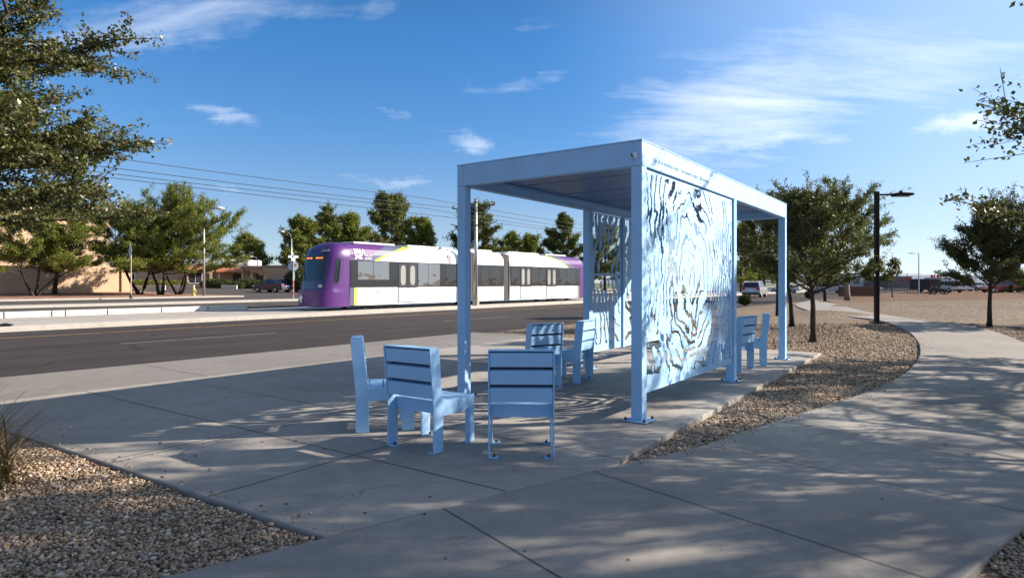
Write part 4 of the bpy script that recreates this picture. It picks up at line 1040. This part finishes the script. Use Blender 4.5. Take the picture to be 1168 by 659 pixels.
    # fleet number and operator mark on the side
    for body_, x, z, sz in (('206A', 2.0, 3.02, .36), ('VALLEY', 2.75, 2.86, .15), ('METRO', 2.75, 2.70, .15)):
        o = link('lettering', text_mesh(body_, sz, .002), WHITE, bodies[0]); o.rotation_euler = (R(90), 0, 0); o.location = (x, -.012, z)
        o.rotation_euler = (R(90 - 5), 0, 0)
        if z > 2.95: o.location = (x, .006, z); o.rotation_euler = (R(90 - 12), 0, 0)
    mb = MB(); mb.prism([(2.05, 2.72), (2.2, 2.72), (2.28, 2.82), (2.36, 2.72), (2.62, 2.72), (2.5, 2.84), (2.62, 2.96), (2.36, 2.96), (2.28, 2.86), (2.2, 2.96), (2.05, 2.96), (2.15, 2.84)], -.02, -.008, 'y'); mb.build('operator_mark', WHITE, bodies[0])
    return root
build_tram()

# ------------------------------------------------------------------ wires, poles, street furniture
def wire_pole():
    p = sd(30.6, 26.15, .05); root = thing('wire_pole', 'grey steel pole with cross arms holding the tram wires beside the tram', 'pole', p, math.atan2(ND.y, ND.x))
    mb = MB(); mb.tube([(0, 0, .0), (0, 0, .5)], .21, 12); mb.build('pole_base', CONC_BED, root)
    mb = MB(); mb.tube([(0, 0, .45), (0, 0, 6.75)], [.125, .095], 10); mb.build('pole', STEEL, root, smooth=True)
    for sgn in (1, -1):
        L = 2.0 if sgn > 0 else 1.55
        mb = MB(); mb.tube([(0, 0, 6.2), (sgn * L, 0, 6.3)], .04, 6); mb.build('upper_arm', DARK, root)
        mb = MB(); mb.tube([(sgn * .1, 0, 5.1), (sgn * (L - .35), 0, 6.2)], .028, 6); mb.build('brace', DARK, root)
        mb = MB(); mb.tube([(0, 0, 4.75), (sgn * (L + .2), 0, 5.3)], .028, 6); mb.build('lower_arm', DARK, root)
        mb = MB(); mb.tube([(sgn * L * .97, 0, 6.28), (sgn * L * .97, 0, 6.5)], [.07, .05], 6); mb.build('insulator', BOLT, root)
    for z in (5.05, 6.0, 6.55): mb = MB(); mb.tube([(0, 0, z), (0, 0, z + .06)], .13, 10); mb.build('clamp', DARK, root)
wire_pole()
WIRE = material('copper_wire', (.05, .045, .045), .6)
for d, z, lb in ((28.2, 6.42, 'upper wire above the nearer tram track, second from the top'), (28.2, 5.78, 'lowest contact wire above the nearer tram track'), (30.9, 7.30, 'highest wire above the tram tracks'), (30.9, 6.6, 'third wire from the top above the farther track')):
    mb = MB(); pts = []
    for k in range(-4, 5):
        s0 = 30.6 + k * 45.0
        for j in range(14): t = j / 14; pts.append(sd(s0 + 45 * t, d, z - .30 * (1 - (2 * t - 1) ** 2) * (1 if z > 6 else .2)))
    mb.tube(pts, .015, 4); tag(mb.build('overhead_wire', WIRE), lb, 'wire', 'overhead tram wires')
def other_pole(s, lb):
    root = thing('wire_pole', lb, 'pole', sd(s, 26.15, .05), math.atan2(ND.y, ND.x))
    mb = MB(); mb.tube([(0, 0, 0), (0, 0, 6.75)], [.125, .095], 10); mb.build('pole', STEEL, root)
    mb = MB(); mb.tube([(-1.5, 0, 6.25), (2, 0, 6.3)], .04, 6); mb.build('upper_arm', DARK, root)
other_pole(75.6, 'second tram wire pole far along the track behind the contour screens')

p = sd(41.5, 33.5, .1); p = at(674, 66, .1); root = thing('utility_pole', 'brown wooden utility pole glimpsed through the rear contour screen', 'pole', p)
mb = MB(); mb.tube([(0, 0, 0), (0, 0, 11)], [.19, .13], 10); mb.build('pole', material('weathered_wood', (.16, .09, .05), .9, var=.3), root)
mb = MB(); mb.box((-1.2, -.06, 10.2), (1.2, .06, 10.35)); mb.build('cross_arm', material('weathered_wood', (.16, .09, .05), .9), root)

BW = material('barrier_white', (.58, .54, .48), .8, var=.12, vscale=2)
edges = [-25.2, -22.2, -19.2, -16.2, -13.2, -10.2, -7.2, -4.2, -1.2, 1.8, 4.7, 8.0, 10.0, 11.55, 14.0, 16.3, 18.5]
blk = None
edges = [-19.0, -16, -13, -10, -7, -4, -1.0, 2.0, 5.0, 7.95, 9.6, 10.1, 11.75, 14.1, 16.4, 18.6]
ends = {0: ''}
for i, (a, b) in enumerate(zip(edges, edges[1:])):
    L = b - a - .05
    o = thing('barrier_block', 'low pale concrete barrier block in the row along the tram bed', 'barrier', sd((a + b) / 2, 32.25, .05), math.atan2(RD.y, RD.x), 'pale concrete barrier blocks along the tram bed')
    mb = MB(); mb.prism([(-.11, 0), (.11, 0), (.09, .25), (-.09, .25)], -L / 2, L / 2, 'x'); mb.build('block', BW, o, bevel=.012)
    mb = MB(); mb.box((L / 2 + .003, -.06, 0.003), (L / 2 + .047, .06, .20)); mb.build('joint_post', DARK, o)
mb = MB(); mb.prism([(0, 0), (.55, 0), (.62, .05), (.4, .11), (.15, .05)], -.08, .08, 'y'); o = mb.build('rail_wedge', DARK); q = sd(6.2, 26.4, .052); o.location = q; o.rotation_euler = (0, 0, .2); tag(o, 'small black wedge lying on the pale kerb of the tram bed', 'debris')

def lamp_post():
    p = at(1000, 23.6, -.02); root = thing('lamp_post', 'tall dark bronze square lamp post beside the footpath', 'street lamp', p)
    MB().box((-.19, -.19, .0), (.19, .19, .06)).build('base_plate', BRONZE, root, bevel=.01)
    MB().box((-.072, -.072, .06), (.072, .072, 4.93)).build('post', BRONZE, root, bevel=.008)
    MB().box((.075, -.03, 4.78), (.72, .03, 4.84)).build('arm', BRONZE, root)
    h = MB(); h.prism([(.60, 4.74), (1.30, 4.78), (1.36, 4.82), (1.28, 4.87), (.85, 4.89), (.62, 4.86)], -.15, .15, 'y'); hd = h.build('lamp_head', BRONZE, root, bevel=.02)
    MB().box((.85, -.04, 4.892), (.95, .04, 4.95)).build('photocell', BRONZE, hd)
    MB().box((.72, -.10, 4.735), (1.22, .10, 4.747)).build('lens', WHITE, hd)
lamp_post()
p = at(941, 50, -.02); root = thing('path_bollard', 'short dark bollard with a square foot at the far bend of the footpath', 'bollard', p)
MB().box((-.38, -.25, 0), (.38, .25, .07)).build('foot', BRONZE, root, bevel=.01); mb = MB(); mb.tube([(0, 0, .07), (0, 0, .8), (0, 0, .95)], [.13, .13, .10], 10); mb.build('post', BRONZE, root)

def street_lamp(px, Y, h, arm, az, lb, z0, r=.10):
    p = at(px, Y, z0); root = thing('street_lamp', lb, 'street lamp', p, az, 'tall grey street lamps along the side street')
    mb = MB(); mb.tube([(0, 0, 0), (0, 0, h * .5), (0, 0, h - .6)], [r * 1.2, r, r * .7], 8); mb.build('post', STEEL, root, smooth=True)
    pts = [(0, 0, h - .62)] + [(arm * (1 - math.cos(t)) * .8, 0, h - .6 + .75 * math.sin(t)) for t in (.3, .7, 1.1, 1.5)] + [(arm, 0, h + .16)]
    mb = MB(); mb.tube(pts, r * .5, 6); mb.build('arm', STEEL, root)
    mb = MB(); mb.tube([(arm - .05, 0, h + .14), (arm + .2, 0, h + .2), (arm + .75, 0, h + .14)], [.08, .15, .08], 8); mb.build('lamp_head', WHITE, root, smooth=True)
street_lamp(232.5, 56, 7.6, 1.0, R(5), 'grey street lamp rising through the light green tree at the gravel corner', .36)
street_lamp(332.5, 74, 6.8, .9, R(178), 'grey street lamp behind the stop sign, arm pointing left', .5)
street_lamp(294, 98, 4.6, .8, R(178), 'short distant street lamp above the low house roofs', .8, .08)

def stop_sign():
    p = at(334.5, 45.7, .30); root = thing('stop_sign', 'pale back of an octagonal stop sign on a post with red and white bands', 'road sign', p, R(20))
    mb = MB(); mb.tube([(0, 0, 0), (0, 0, 3.4)], .045, 8); mb.build('post', STEEL, root)
    oc = [(.38 * math.cos(R(22.5 + 45 * k)), 2.42 + .38 * math.sin(R(22.5 + 45 * k))) for k in range(8)]
    pl = MB().prism(oc, .05, .056, 'y').build('octagon_plate', material('sign_back', (.50, .53, .56), .5), root)
    MB().box((.02, .0, 2.42), (.22, .03, 2.56)).build('bracket', material('rust_orange', (.35, .12, .03), .7), root)
    for z, a in ((2.98, R(10)), (2.78, R(70))):
        o = MB().box((-.36, -.012, -.09), (.36, .012, .09)).build('street_name_plate', WHITE, root); o.location = (0, 0, z + .1); o.rotation_euler = (0, 0, a)
    for k, z in enumerate((.35, .75, 1.15)):
        mb = MB(); mb.tube([(0, 0, z), (0, 0, z + .17)], .058, 8); mb.build('red_band', material('sign_red', (.60, .05, .03), .5), root)
    mb = MB(); mb.box((-.02, -.062, 1.35), (.10, -.056, 2.0)); mb.build('side_plate', WHITE, root)
stop_sign()
def warning_sign():
    p = at(149.5, 47, .32); root = thing('warning_sign', 'diamond road sign on a post seen almost edge on by the tan wall', 'road sign', p, R(-47))
    mb = MB(); mb.tube([(0, 0, 0), (0, 0, 3.3)], .04, 8); mb.build('post', material('post_tan', (.45, .32, .2), .7), root)
    MB().prism([(-.55, 3.5), (0, 2.9), (.55, 3.5), (0, 4.2)], -.06, -.05, 'y').build('diamond_plate', material('sign_back', (.50, .53, .56), .5), root)
    mb = MB(); mb.tube([(0, 0, 0), (0, 0, .32)], [.12, .09], 8); mb.build('anchor', DARK, root)
warning_sign()
def hydrant():
    p = at(221, 53.5, .36); root = thing('fire_hydrant', 'yellow fire hydrant on the red gravel corner', 'fire hydrant', p); Y_ = material('hydrant_yellow', (.50, .36, .10), .5)
    mb = MB(); mb.tube([(0, 0, 0), (0, 0, .06), (0, 0, .061), (0, 0, .5), (0, 0, .52), (0, 0, .58), (0, 0, .70), (0, 0, .76)], [.17, .17, .115, .115, .15, .15, .09, .03], 12); mb.build('barrel', Y_, root, smooth=False)
    for a in (0, 90, 180): mb = MB(); c, s_ = math.cos(R(a)), math.sin(R(a)); mb.tube([(c * .09, s_ * .09, .42), (c * .22, s_ * .22, .42)], .065, 8); mb.build('nozzle', Y_, root)
hydrant()

# ------------------------------------------------------------------ walls and houses across the street
def wall_run():
    o = thing('garden_wall', 'long tan stucco wall with an end pier behind the spreading trees', 'wall', sd(0, 72, .45), math.atan2(RD.y, RD.x))
    MB().box((-60, -.12, -.3), (27.5, .12, 2.62)).build('wall', TAN, o); MB().box((27.5, -.3, -.3), (28.5, .3, 2.72)).build('pier', TAN, o, bevel=.03)
wall_run()
o = thing('tall_building', 'tan two storey building block rising behind the garden wall', 'building', sd(29.5, 80, .7), math.atan2(RD.y, RD.x))
MB().box((-34, 0, -.3), (0, 12, 8.0)).build('wall', TAN, o); MB().box((-34.1, -.1, 8.002), (.1, 12.1, 8.15)).build('parapet', TAN, o)
for k in range(5):
    w = MB().box((-30 + k * 6, -.03, 4.8), (-28 + k * 6, -.005, 6.2)).build('window', GLASS, o); MB().box((-30.1 + k * 6, -.08, 4.68), (-27.9 + k * 6, -.032, 4.78)).build('sill', TAN, w)
ROOF = material('red_tile_roof', (.40, .15, .07), .8, var=.25, vscale=3)
def house(px0, px1, Y, h, lb, cols, porch=True, win=True, dome=True, z0=.75):
    a, b = at(px0, Y), at(px1, Y + 1.5); d = (b - a); L = d.length; o = thing('house', lb, 'house', (a.x, a.y, z0), math.atan2(d.y, d.x), 'low tan houses along the side street')
    MB().box((0, 0, -.3), (L, 9, h)).build('wall', TAN, o)
    MB().box((-.05, -.06, h + .002), (L + .05, 9.05, h + .35)).build('parapet', material('parapet_brown', (.30, .20, .14), .9), o)
    if porch:
        mb = MB(); mb.prism([(-1.9, h - .75), (-1.9, h - .6), (-.01, h - .02), (-.01, h - .2)], L * .12, L * .98, 'x'); mb.build('porch_roof', ROOF, o)
        for x in (.2, .95): MB().box((L * x - .15, -1.75, -.3), (L * x + .15, -1.45, h - .72)).build('porch_post', TAN, o)
        MB().box((L * .62, -.03, -.2), (L * .62 + 1.1, -.004, 2.1)).build('door', material('brown_door', (.08, .045, .03), .6), o)
    if win:
        w = MB().box((L * .24, -.05, .75), (L * .24 + 1.6, -.01, 2.15)).build('window', GLASS, o)
        mb = MB(); x0, x1, zz0, zz1 = L * .24, L * .24 + 1.6, .75, 2.15
        for q in (((x0 - .12, zz0 - .12), (x1 + .12, zz0 - .003)), ((x0 - .12, zz1 + .003), (x1 + .12, zz1 + .12)), ((x0 - .12, zz0), (x0 - .003, zz1)), ((x1 + .003, zz0), (x1 + .12, zz1)), ((x0 + .77, zz0 + .002), (x0 + .83, zz1 - .002))):
            mb.box((q[0][0], -.09, q[0][1]), (q[1][0], -.053, q[1][1]))
        mb.build('frame', WHITE, w)
    if dome: MB().box((L * .45, 3, h + .35), (L * .45 + 2.2, 5.2, h + 1.35)).build('roof_cooler', WHITE, o, bevel=.25, seg=3)
house(207, 243, 90, 3.05, 'low tan house with a white framed window and red porch roof', None)
house(243.5, 279, 93, 3.0, 'low tan house with a red porch roof behind clipped hedges', None, win=False)
house(279.5, 299, 94, 2.9, 'narrow low house end with a red porch edge left of the plain tan wall', None, win=False, dome=True)
house(300, 372, 96, 3.05, 'plain tan house wall behind the parked blue car', None, porch=False, win=False, dome=False)
house(120, 206, 96, 3.2, 'low tan house in shade behind the tree trunks', None, porch=False, win=True, dome=False)
for px0, px1, Y, lb in ((189, 221, 80, 'long low white kerb wall before the windowed house'), (252, 270, 84, 'short low white kerb wall before the porches'), (148, 188, 76, 'low white kerb wall between the tree trunks')):
    a, b = at(px0, Y), at(px1, Y); z = far_z(a); o = MB().box((0, 0, -.2), ((b - a).length, .25, .5)).build('low_wall', BW, bevel=.02); o.location = (a.x, a.y, z); tag(o, lb, 'wall', 'low white walls by the side street')

# ------------------------------------------------------------------ vehicles
def car(name, label, cat, loc, rz, paint, kind='sedan', group=None, L=4.7, W=1.82):
    root = thing(name, label, cat, loc, rz, group); k = L / 4.7
    if kind == 'sedan':
        low = [(-2.26, .30), (-2.36, .58), (-2.30, .95), (-2.2, 1.02), (-1.55, 1.04), (.95, .98), (1.9, .84), (2.25, .68), (2.34, .48), (2.26, .28)]
        gh = [(-1.75, 1.0), (-.95, 1.40), (-.4, 1.46), (.15, 1.44), (1.08, .97)]
    elif kind == 'suv':
        low = [(-2.28, .38), (-2.38, .60), (-2.34, 1.08), (1.05, 1.10), (1.95, 1.02), (2.28, .85), (2.34, .55), (2.26, .36)]
        gh = [(-2.30, 1.06), (-2.08, 1.62), (-1.8, 1.72), (.1, 1.74), (.45, 1.68), (1.15, 1.08)]
    else:
        low = [(-2.3, .38), (-2.35, .6), (-2.3, 1.0), (1.1, 1.1), (2.0, 1.0), (2.3, .8), (2.34, .5), (2.26, .36)]
        gh = [(-.9, 1.06), (-.75, 1.66), (-.5, 1.74), (.4, 1.72), (1.2, 1.08)]
    low = [(y * k, z) for y, z in low]; gh = [(y * k, z) for y, z in gh]
    mb = MB(); n = len(low); secs = [(-W / 2, .93, .04), (-W / 2 * .93, 1, 0), (W / 2 * .93, 1, 0), (W / 2, .93, .04)]
    vs = []
    for x, sc, dz in secs: vs += [(x, y * (1 - (1 - sc) * .25), .62 + (z - .62) * sc) for y, z in low]
    fs = [tuple(range(n - 1, -1, -1)), tuple(range(3 * n, 4 * n))] + [(i * n + j, i * n + (j + 1) % n, (i + 1) * n + (j + 1) % n, (i + 1) * n + j) for i in range(3) for j in range(n)]
    mb.add(vs, fs); body = mb.build('body', paint, root, bevel=.035, seg=3)
    g = len(gh); zt = max(z for _, z in gh); z0 = gh[0][1]; mb = MB()
    def wx(z): return W / 2 * (.90 - .17 * (z - z0) / (zt - z0))
    vs = [(-wx(z), y, z) for y, z in gh] + [(wx(z), y, z) for y, z in gh]
    mb.add(vs, [tuple(range(g - 1, -1, -1)), tuple(range(g, 2 * g))] + [(j, (j + 1) % g, g + (j + 1) % g, g + j) for j in range(g)])
    mb.build('window', GLASS, root, bevel=.02)
    # roof skin and pillars, proud of the glass
    top = [p for p in gh if p[1] > z0 + .72 * (zt - z0)]; mb = MB(); m_ = len(top)
    vs = [(sx * (wx(z) + .006), y, z + dz) for dz in (.0, .02) for sx in (-1, 1) for y, z in top]
    fs = []
    for i in range(m_ - 1): fs += [(2 * m_ + i, 2 * m_ + i + 1, 3 * m_ + i + 1, 3 * m_ + i)]
    mb.add(vs, fs)
    for sx in (-1, 1):
        def P(q, o=.008): return Vector((sx * (wx(q[1]) + o), q[0], q[1] + .004))
        for q0, q1 in ((gh[0], gh[1]), (gh[-1], gh[-2])): mb.tube([P(q0), P(q1)], .035, 5)
        mb.tube([P((gh[0][0] * .12, z0)), P((gh[0][0] * .12 - .05, zt))], .03, 5)
        mb.tube([P(q) for q in gh[1:-1]], .035, 5)
    mb.build('roof', paint, root)
    for sy in (-1, 1):
        for sx in (-1, 1):
            y = sy * 1.40 * k; x = sx * (W / 2 - .11); r = .33 if kind == 'sedan' else .37
            mb = MB(); mb.tube([(x - .115, y, r), (x + .115, y, r)], r, 18); w = mb.build('wheel', RUBBER, root)
            mb = MB(); mb.tube([(x + sx * .116, y, r), (x + sx * .125, y, r)], [r * .62, r * .5], 10); mb.build('rim', STEEL, w)
            mb = MB(); mb.tube([(x + sx * .02, y, r + .03), (x + sx * .085, y, r + .03)], r + .055, 18); mb.build('wheel_arch', DARK, root)
    zl = .82 if kind == 'sedan' else .92
    for sx in (-1, 1):
        a, b = sorted((sx * W * .30, sx * W * .475))
        MB().box((a, -2.37 * k, zl - .09), (b, -2.24 * k, zl + .10 + (.14 if kind != 'sedan' else 0))).build('tail_light', material('tail_red', (.45, .02, .015), .25), root, bevel=.02)
        MB().box((a, 2.12 * k, zl - .12), (b, 2.33 * k, zl - .02)).build('headlight', material('lamp_glass', (.55, .55, .55), .1), root, bevel=.02)
    MB().box((-.27, -2.392 * k, zl - .18), (.27, -2.372 * k, zl - .05)).build('number_plate', WHITE, root)
    MB().box((-W * .46, -2.40 * k, .34), (W * .46, -2.30 * k, .52)).build('bumper', DARK, root, bevel=.02)
    return root
P_BLUE = material('car_dark_blue', (.010, .020, .085), .3, spec=.35, coat=.1); P_SIL = material('car_silver', (.42, .41, .40), .28, metal=.3, coat=.5)
P_WHT = material('car_white', (.72, .72, .72), .25, coat=.5); P_BLK = material('car_black', (.015, .015, .017), .2, coat=.5); P_RED = material('car_red', (.30, .02, .02), .25, coat=.5)
p = at(311, 71); car('parked_car', 'dark blue sedan standing on the side street by the stop sign', 'car', (p.x, p.y, .40), R(62), P_BLUE)
p = at(861, 69); car('sport_utility_car', 'silver sport utility car driving away down the street', 'car', (p.x, p.y, -.10), math.atan2(RD.y, RD.x) - math.pi / 2 + R(6), P_SIL, 'suv', W=1.9)
p = at(894, 100); car('parked_car', 'distant pale car on the street behind the oak trunks', 'car', (p.x, p.y, -.1), R(60), P_WHT)
FARC = 'cars at the far edge of the gravel field'
for px, Y, kind, paint, rz, lb in ((1080.5, 96, 'suv', P_WHT, R(4), 'white sport utility car seen from behind, right of the dark trailer'), (1101, 112, 'sedan', P_WHT, R(85), 'white sedan seen side on past the sport utility car'), (1093, 118, 'sedan', P_BLK, R(80), 'black sedan between the two white cars'),
        (1112, 122, 'sedan', P_BLUE, R(95), 'blue sedan right of the white sedan'), (1138, 96, 'suv', P_RED, R(92), 'dark red sport utility car right of the round oak trunk'), (1156, 100, 'sedan', P_RED, R(88), 'dark red sedan at the right edge behind the oak')):
    p = at(px, Y); car('parked_car', lb, 'car', (p.x, p.y, .02), rz, paint, kind, FARC)
for px, Y, paint, lb in ((944, 90, P_SIL, 'silver parked car behind the brown block wall end'), (951, 96, P_BLK, 'black parked car by the brown block wall end')):
    p = at(px, Y); car('parked_car', lb, 'car', (p.x, p.y, .02), R(70), paint, 'sedan', 'parked cars behind the brown block wall')
def trailer():
    p = at(1055, 94, .02); root = thing('trailer', 'dark brown box trailer parked at the edge of the gravel field', 'trailer', p, R(6)); M = material('trailer_brown', (.035, .018, .014), .6, var=.5, vscale=1.2)
    MB().box((-.95, -1.9, .45), (.95, 1.9, 2.05)).build('box', M, root, bevel=.03)
    for sx in (-1, 1):
        mb = MB(); mb.tube([(sx * .9 - .1, 0, .33), (sx * .9 + .1, 0, .33)], .33, 14); mb.build('wheel', RUBBER, root)
    MB().box((-.05, 1.9, .5), (.05, 3.0, .58)).build('tow_bar', DARK, root)
    MB().box((-.9, -1.935, .5), (-.02, -1.905, 2.0)).build('door', M, root); MB().box((.02, -1.935, .5), (.9, -1.905, 2.0)).build('door', M, root)
trailer()
def van():
    p = at(1067.5, 100, .02); root = thing('delivery_van', 'pale box van beside the dark trailer', 'van', p, R(4))
    MB().box((-.85, -2.2, .55), (.85, 1.4, 2.3)).build('cargo_box', material('van_grey', (.40, .42, .40), .5), root, bevel=.05)
    mb = MB(); mb.prism([(1.42, .5), (1.42, 1.9), (2.0, 1.85), (2.5, 1.25), (3.0, 1.1), (3.05, .5)], -.8, .8, 'x'); mb.build('cab', P_WHT, root, bevel=.05)
    for y in (-1.4, 2.2):
        for sx in (-1, 1): mb = MB(); mb.tube([(sx * .75 - .1, y, .36), (sx * .75 + .1, y, .36)], .36, 14); mb.build('wheel', RUBBER, root)
    for sx in (-1, 1): MB().box((sx * .6 - .12, -2.23, .75), (sx * .6 + .12, -2.202, .95)).build('tail_light', material('tail_red', (.45, .02, .015), .25), root)
van()
for i, px in enumerate((1068, 1072.5)):
    p = at(px, 80, .02); root = thing('motorcycle', ('black motorcycle parked before the pale van', 'black motorcycle parked close to the white sport utility car')[i], 'motorcycle', p, R(75 + 10 * i), 'motorcycles by the pale van')
    for y in (-.7, .7):
        mb = MB(); pts = [(0, y + .27 * math.cos(t), .32 + .27 * math.sin(t)) for t in [k * math.pi / 8 for k in range(17)]]; mb.tube(pts, .06, 6); mb.build('wheel', RUBBER, root)
    mb = MB(); mb.prism([(-.75, .75), (-.3, .72), (.1, .85), (.4, .85), (.62, .95), (.5, .5), (.1, .3), (-.3, .3)], -.13, .13, 'x'); mb.build('body', DARK, root, bevel=.04)
    mb = MB(); mb.tube([(0, .7, .32), (0, .5, 1.0)], .035, 6); mb.build('fork', STEEL, root); mb = MB(); mb.tube([(-.36, .42, 1.08), (0, .5, 1.0), (.36, .42, 1.08)], .02, 5); mb.build('handlebar', DARK, root)
def signal(px, Y, lb):
    p = at(px, Y, 0); root = thing('traffic_signal', lb, 'traffic light', p, 0, 'red traffic signals beyond the gravel field')
    mb = MB(); mb.tube([(0, 0, 0), (0, 0, 3.1)], .07, 8); mb.build('pole', DARK, root)
    h = MB().box((-.42, -.16, 2.35), (.42, .16, 3.3)).build('signal_head', DARK, root, bevel=.04)
    mb = MB(); mb.tube([(0, -.165, 2.98), (0, -.185, 2.98)], .17, 14); mb.build('red_lamp', emit('signal_red', (1, .03, .02), .7), h)
    for z in (2.72, 2.5): mb = MB(); mb.tube([(0, -.165, z), (0, -.175, z)], .11, 12); mb.build('unlit_lamp', GLASS, h)
signal(1064, 150, 'left red traffic signal above the dark trailer'); signal(1071, 150, 'right red traffic signal above the pale van')
p = at(1048, 75, 0); root = thing('street_lamp', 'thin pale street lamp far off above the dark trailer', 'street lamp', p)
mb = MB(); mb.tube([(0, 0, 0), (0, 0, 5.0)], [.07, .05], 8); mb.build('post', STEEL, root); mb = MB(); mb.tube([(0, 0, 4.95), (-.9, 0, 5.0)], .03, 6); mb.build('arm', STEEL, root); MB().box((-1.15, -.1, 4.95), (-.7, .1, 5.04)).build('lamp_head', STEEL, root)

# far fence, block wall, buildings beyond the field
def fence():
    a, b = at(938, 105), at(1052, 98); d = b - a; L = d.length; root = thing('metal_fence', 'long dark slatted metal fence at the far side of the gravel field', 'fence', (a.x, a.y, .02), math.atan2(d.y, d.x)); M = material('fence_grey', (.17, .175, .19), .7)
    n = int(L / .22); mb = MB()
    for i in range(n): mb.box((i * L / n, -.015, .1), (i * L / n + .13, .015, 1.75))
    mb.build('slats', M, root)
    for i in range(int(L / 3) + 1): MB().box((i * 3 - .04, .02, -.2), (i * 3 + .04, .1, 2.9)).build('post', DARK, root)
    for z in (1.8, 2.8): MB().box((0, .03, z), (L, .06, z + .05)).build('rail', DARK, root)
fence()
def block_wall():
    a, b = at(958.5, 62), at(998, 62.5); d = b - a; L = d.length; root = thing('block_wall', 'low brown stone block wall left of the lamp post', 'wall', (a.x, a.y, .16), math.atan2(d.y, d.x))
    mb = MB(); rr = random.Random(3)
    for j in range(4):
        x = -.2 * (j % 2)
        while x < L:
            w = rr.uniform(.38, .55); mb.box((max(0, x) + .008, -.02 * rr.random(), .02 + j * .24), (min(L, x + w) - .008, .3, .02 + j * .24 + .225)); x += w
    mb.build('courses', BROWN_BLOCK, root); MB().box((.01, .03, 0), (L - .01, .27, .97)).build('core', BROWN_BLOCK, root)
block_wall()
def shed(px0, px1, Y, h, col, nm, lb, dep=8, roof=None):
    a, b = at(px0, Y), at(px1, Y); root = thing(nm, lb, 'building', (a.x, a.y, 0), 0); L = (b - a).length; M = material(nm + '_' + str(px0), col, .8, var=.08)
    MB().box((0, 0, -.2), (L, dep, h)).build('wall', M, root); MB().box((-.15, -.15, h + .002), (L + .15, dep + .15, h + .25)).build('roof', material('roof_grey', (.25, .25, .26), .8), root)
    for k in range(max(1, int(L / 3.5))): MB().box((1 + k * 3.2, -.04, h * .35), (2.4 + k * 3.2, -.004, h * .7)).build('window', GLASS, root)
shed(968, 986, 140, 3.4, (.70, .68, .66), 'white_building', 'white flat roofed building beyond the slatted fence')
shed(1002, 1040, 190, 3.2, (.22, .15, .11), 'brown_building', 'low brown building far behind the fence')
shed(836, 846, 130, 4.2, (.55, .42, .30), 'street_house', 'tan house front at the far end of the street left of the silver car')
for px, Y, z, col, lb in ((1036, 170, 2.4, (.5, .05, .04), 'small red sign board above the far fence'), (997, 170, 2.6, (.5, .05, .04), 'small red sign board close to the lamp post')):
    p = at(px, Y); root = thing('sign_board', lb, 'sign', p); MB().box((-.5, -.04, z - .6), (.5, .04, z + .6)).build('board', material('sign_red', (.60, .05, .03), .5), root); mb = MB(); mb.tube([(0, .06, 0), (0, .06, z)], .05, 6); mb.build('post', DARK, root)

def hills():
    M = material('far_hills', (.16, .19, .24), .95); rs = np.random.RandomState(12); n = 220; a0, a1 = R(8), R(62)  # blue of distant haze put into the base colour of the hills
    mb = MB(); vs = []
    for i in range(n + 1):
        a = a0 + (a1 - a0) * i / n; h = 55 + 60 * float(fbm(np.array([a * 9.0]), np.array([.3]), 71, 5)[0]) * (math.sin(math.pi * i / n) ** .5)
        for k, (r_, f) in enumerate(((6500, 0), (7000, .55), (7600, 1), (8600, 0))):
            hh = -5 + (h + 5) * f * (1 if k != 1 else .8 + .4 * rs.rand()); vs.append((math.sin(a) * r_, math.cos(a) * r_, hh))
    mb.add(vs, [(i * 4 + k, (i + 1) * 4 + k, (i + 1) * 4 + k + 1, i * 4 + k + 1) for i in range(n) for k in range(3)])
    structure(mb.build('hills', M, smooth=True))
hills()
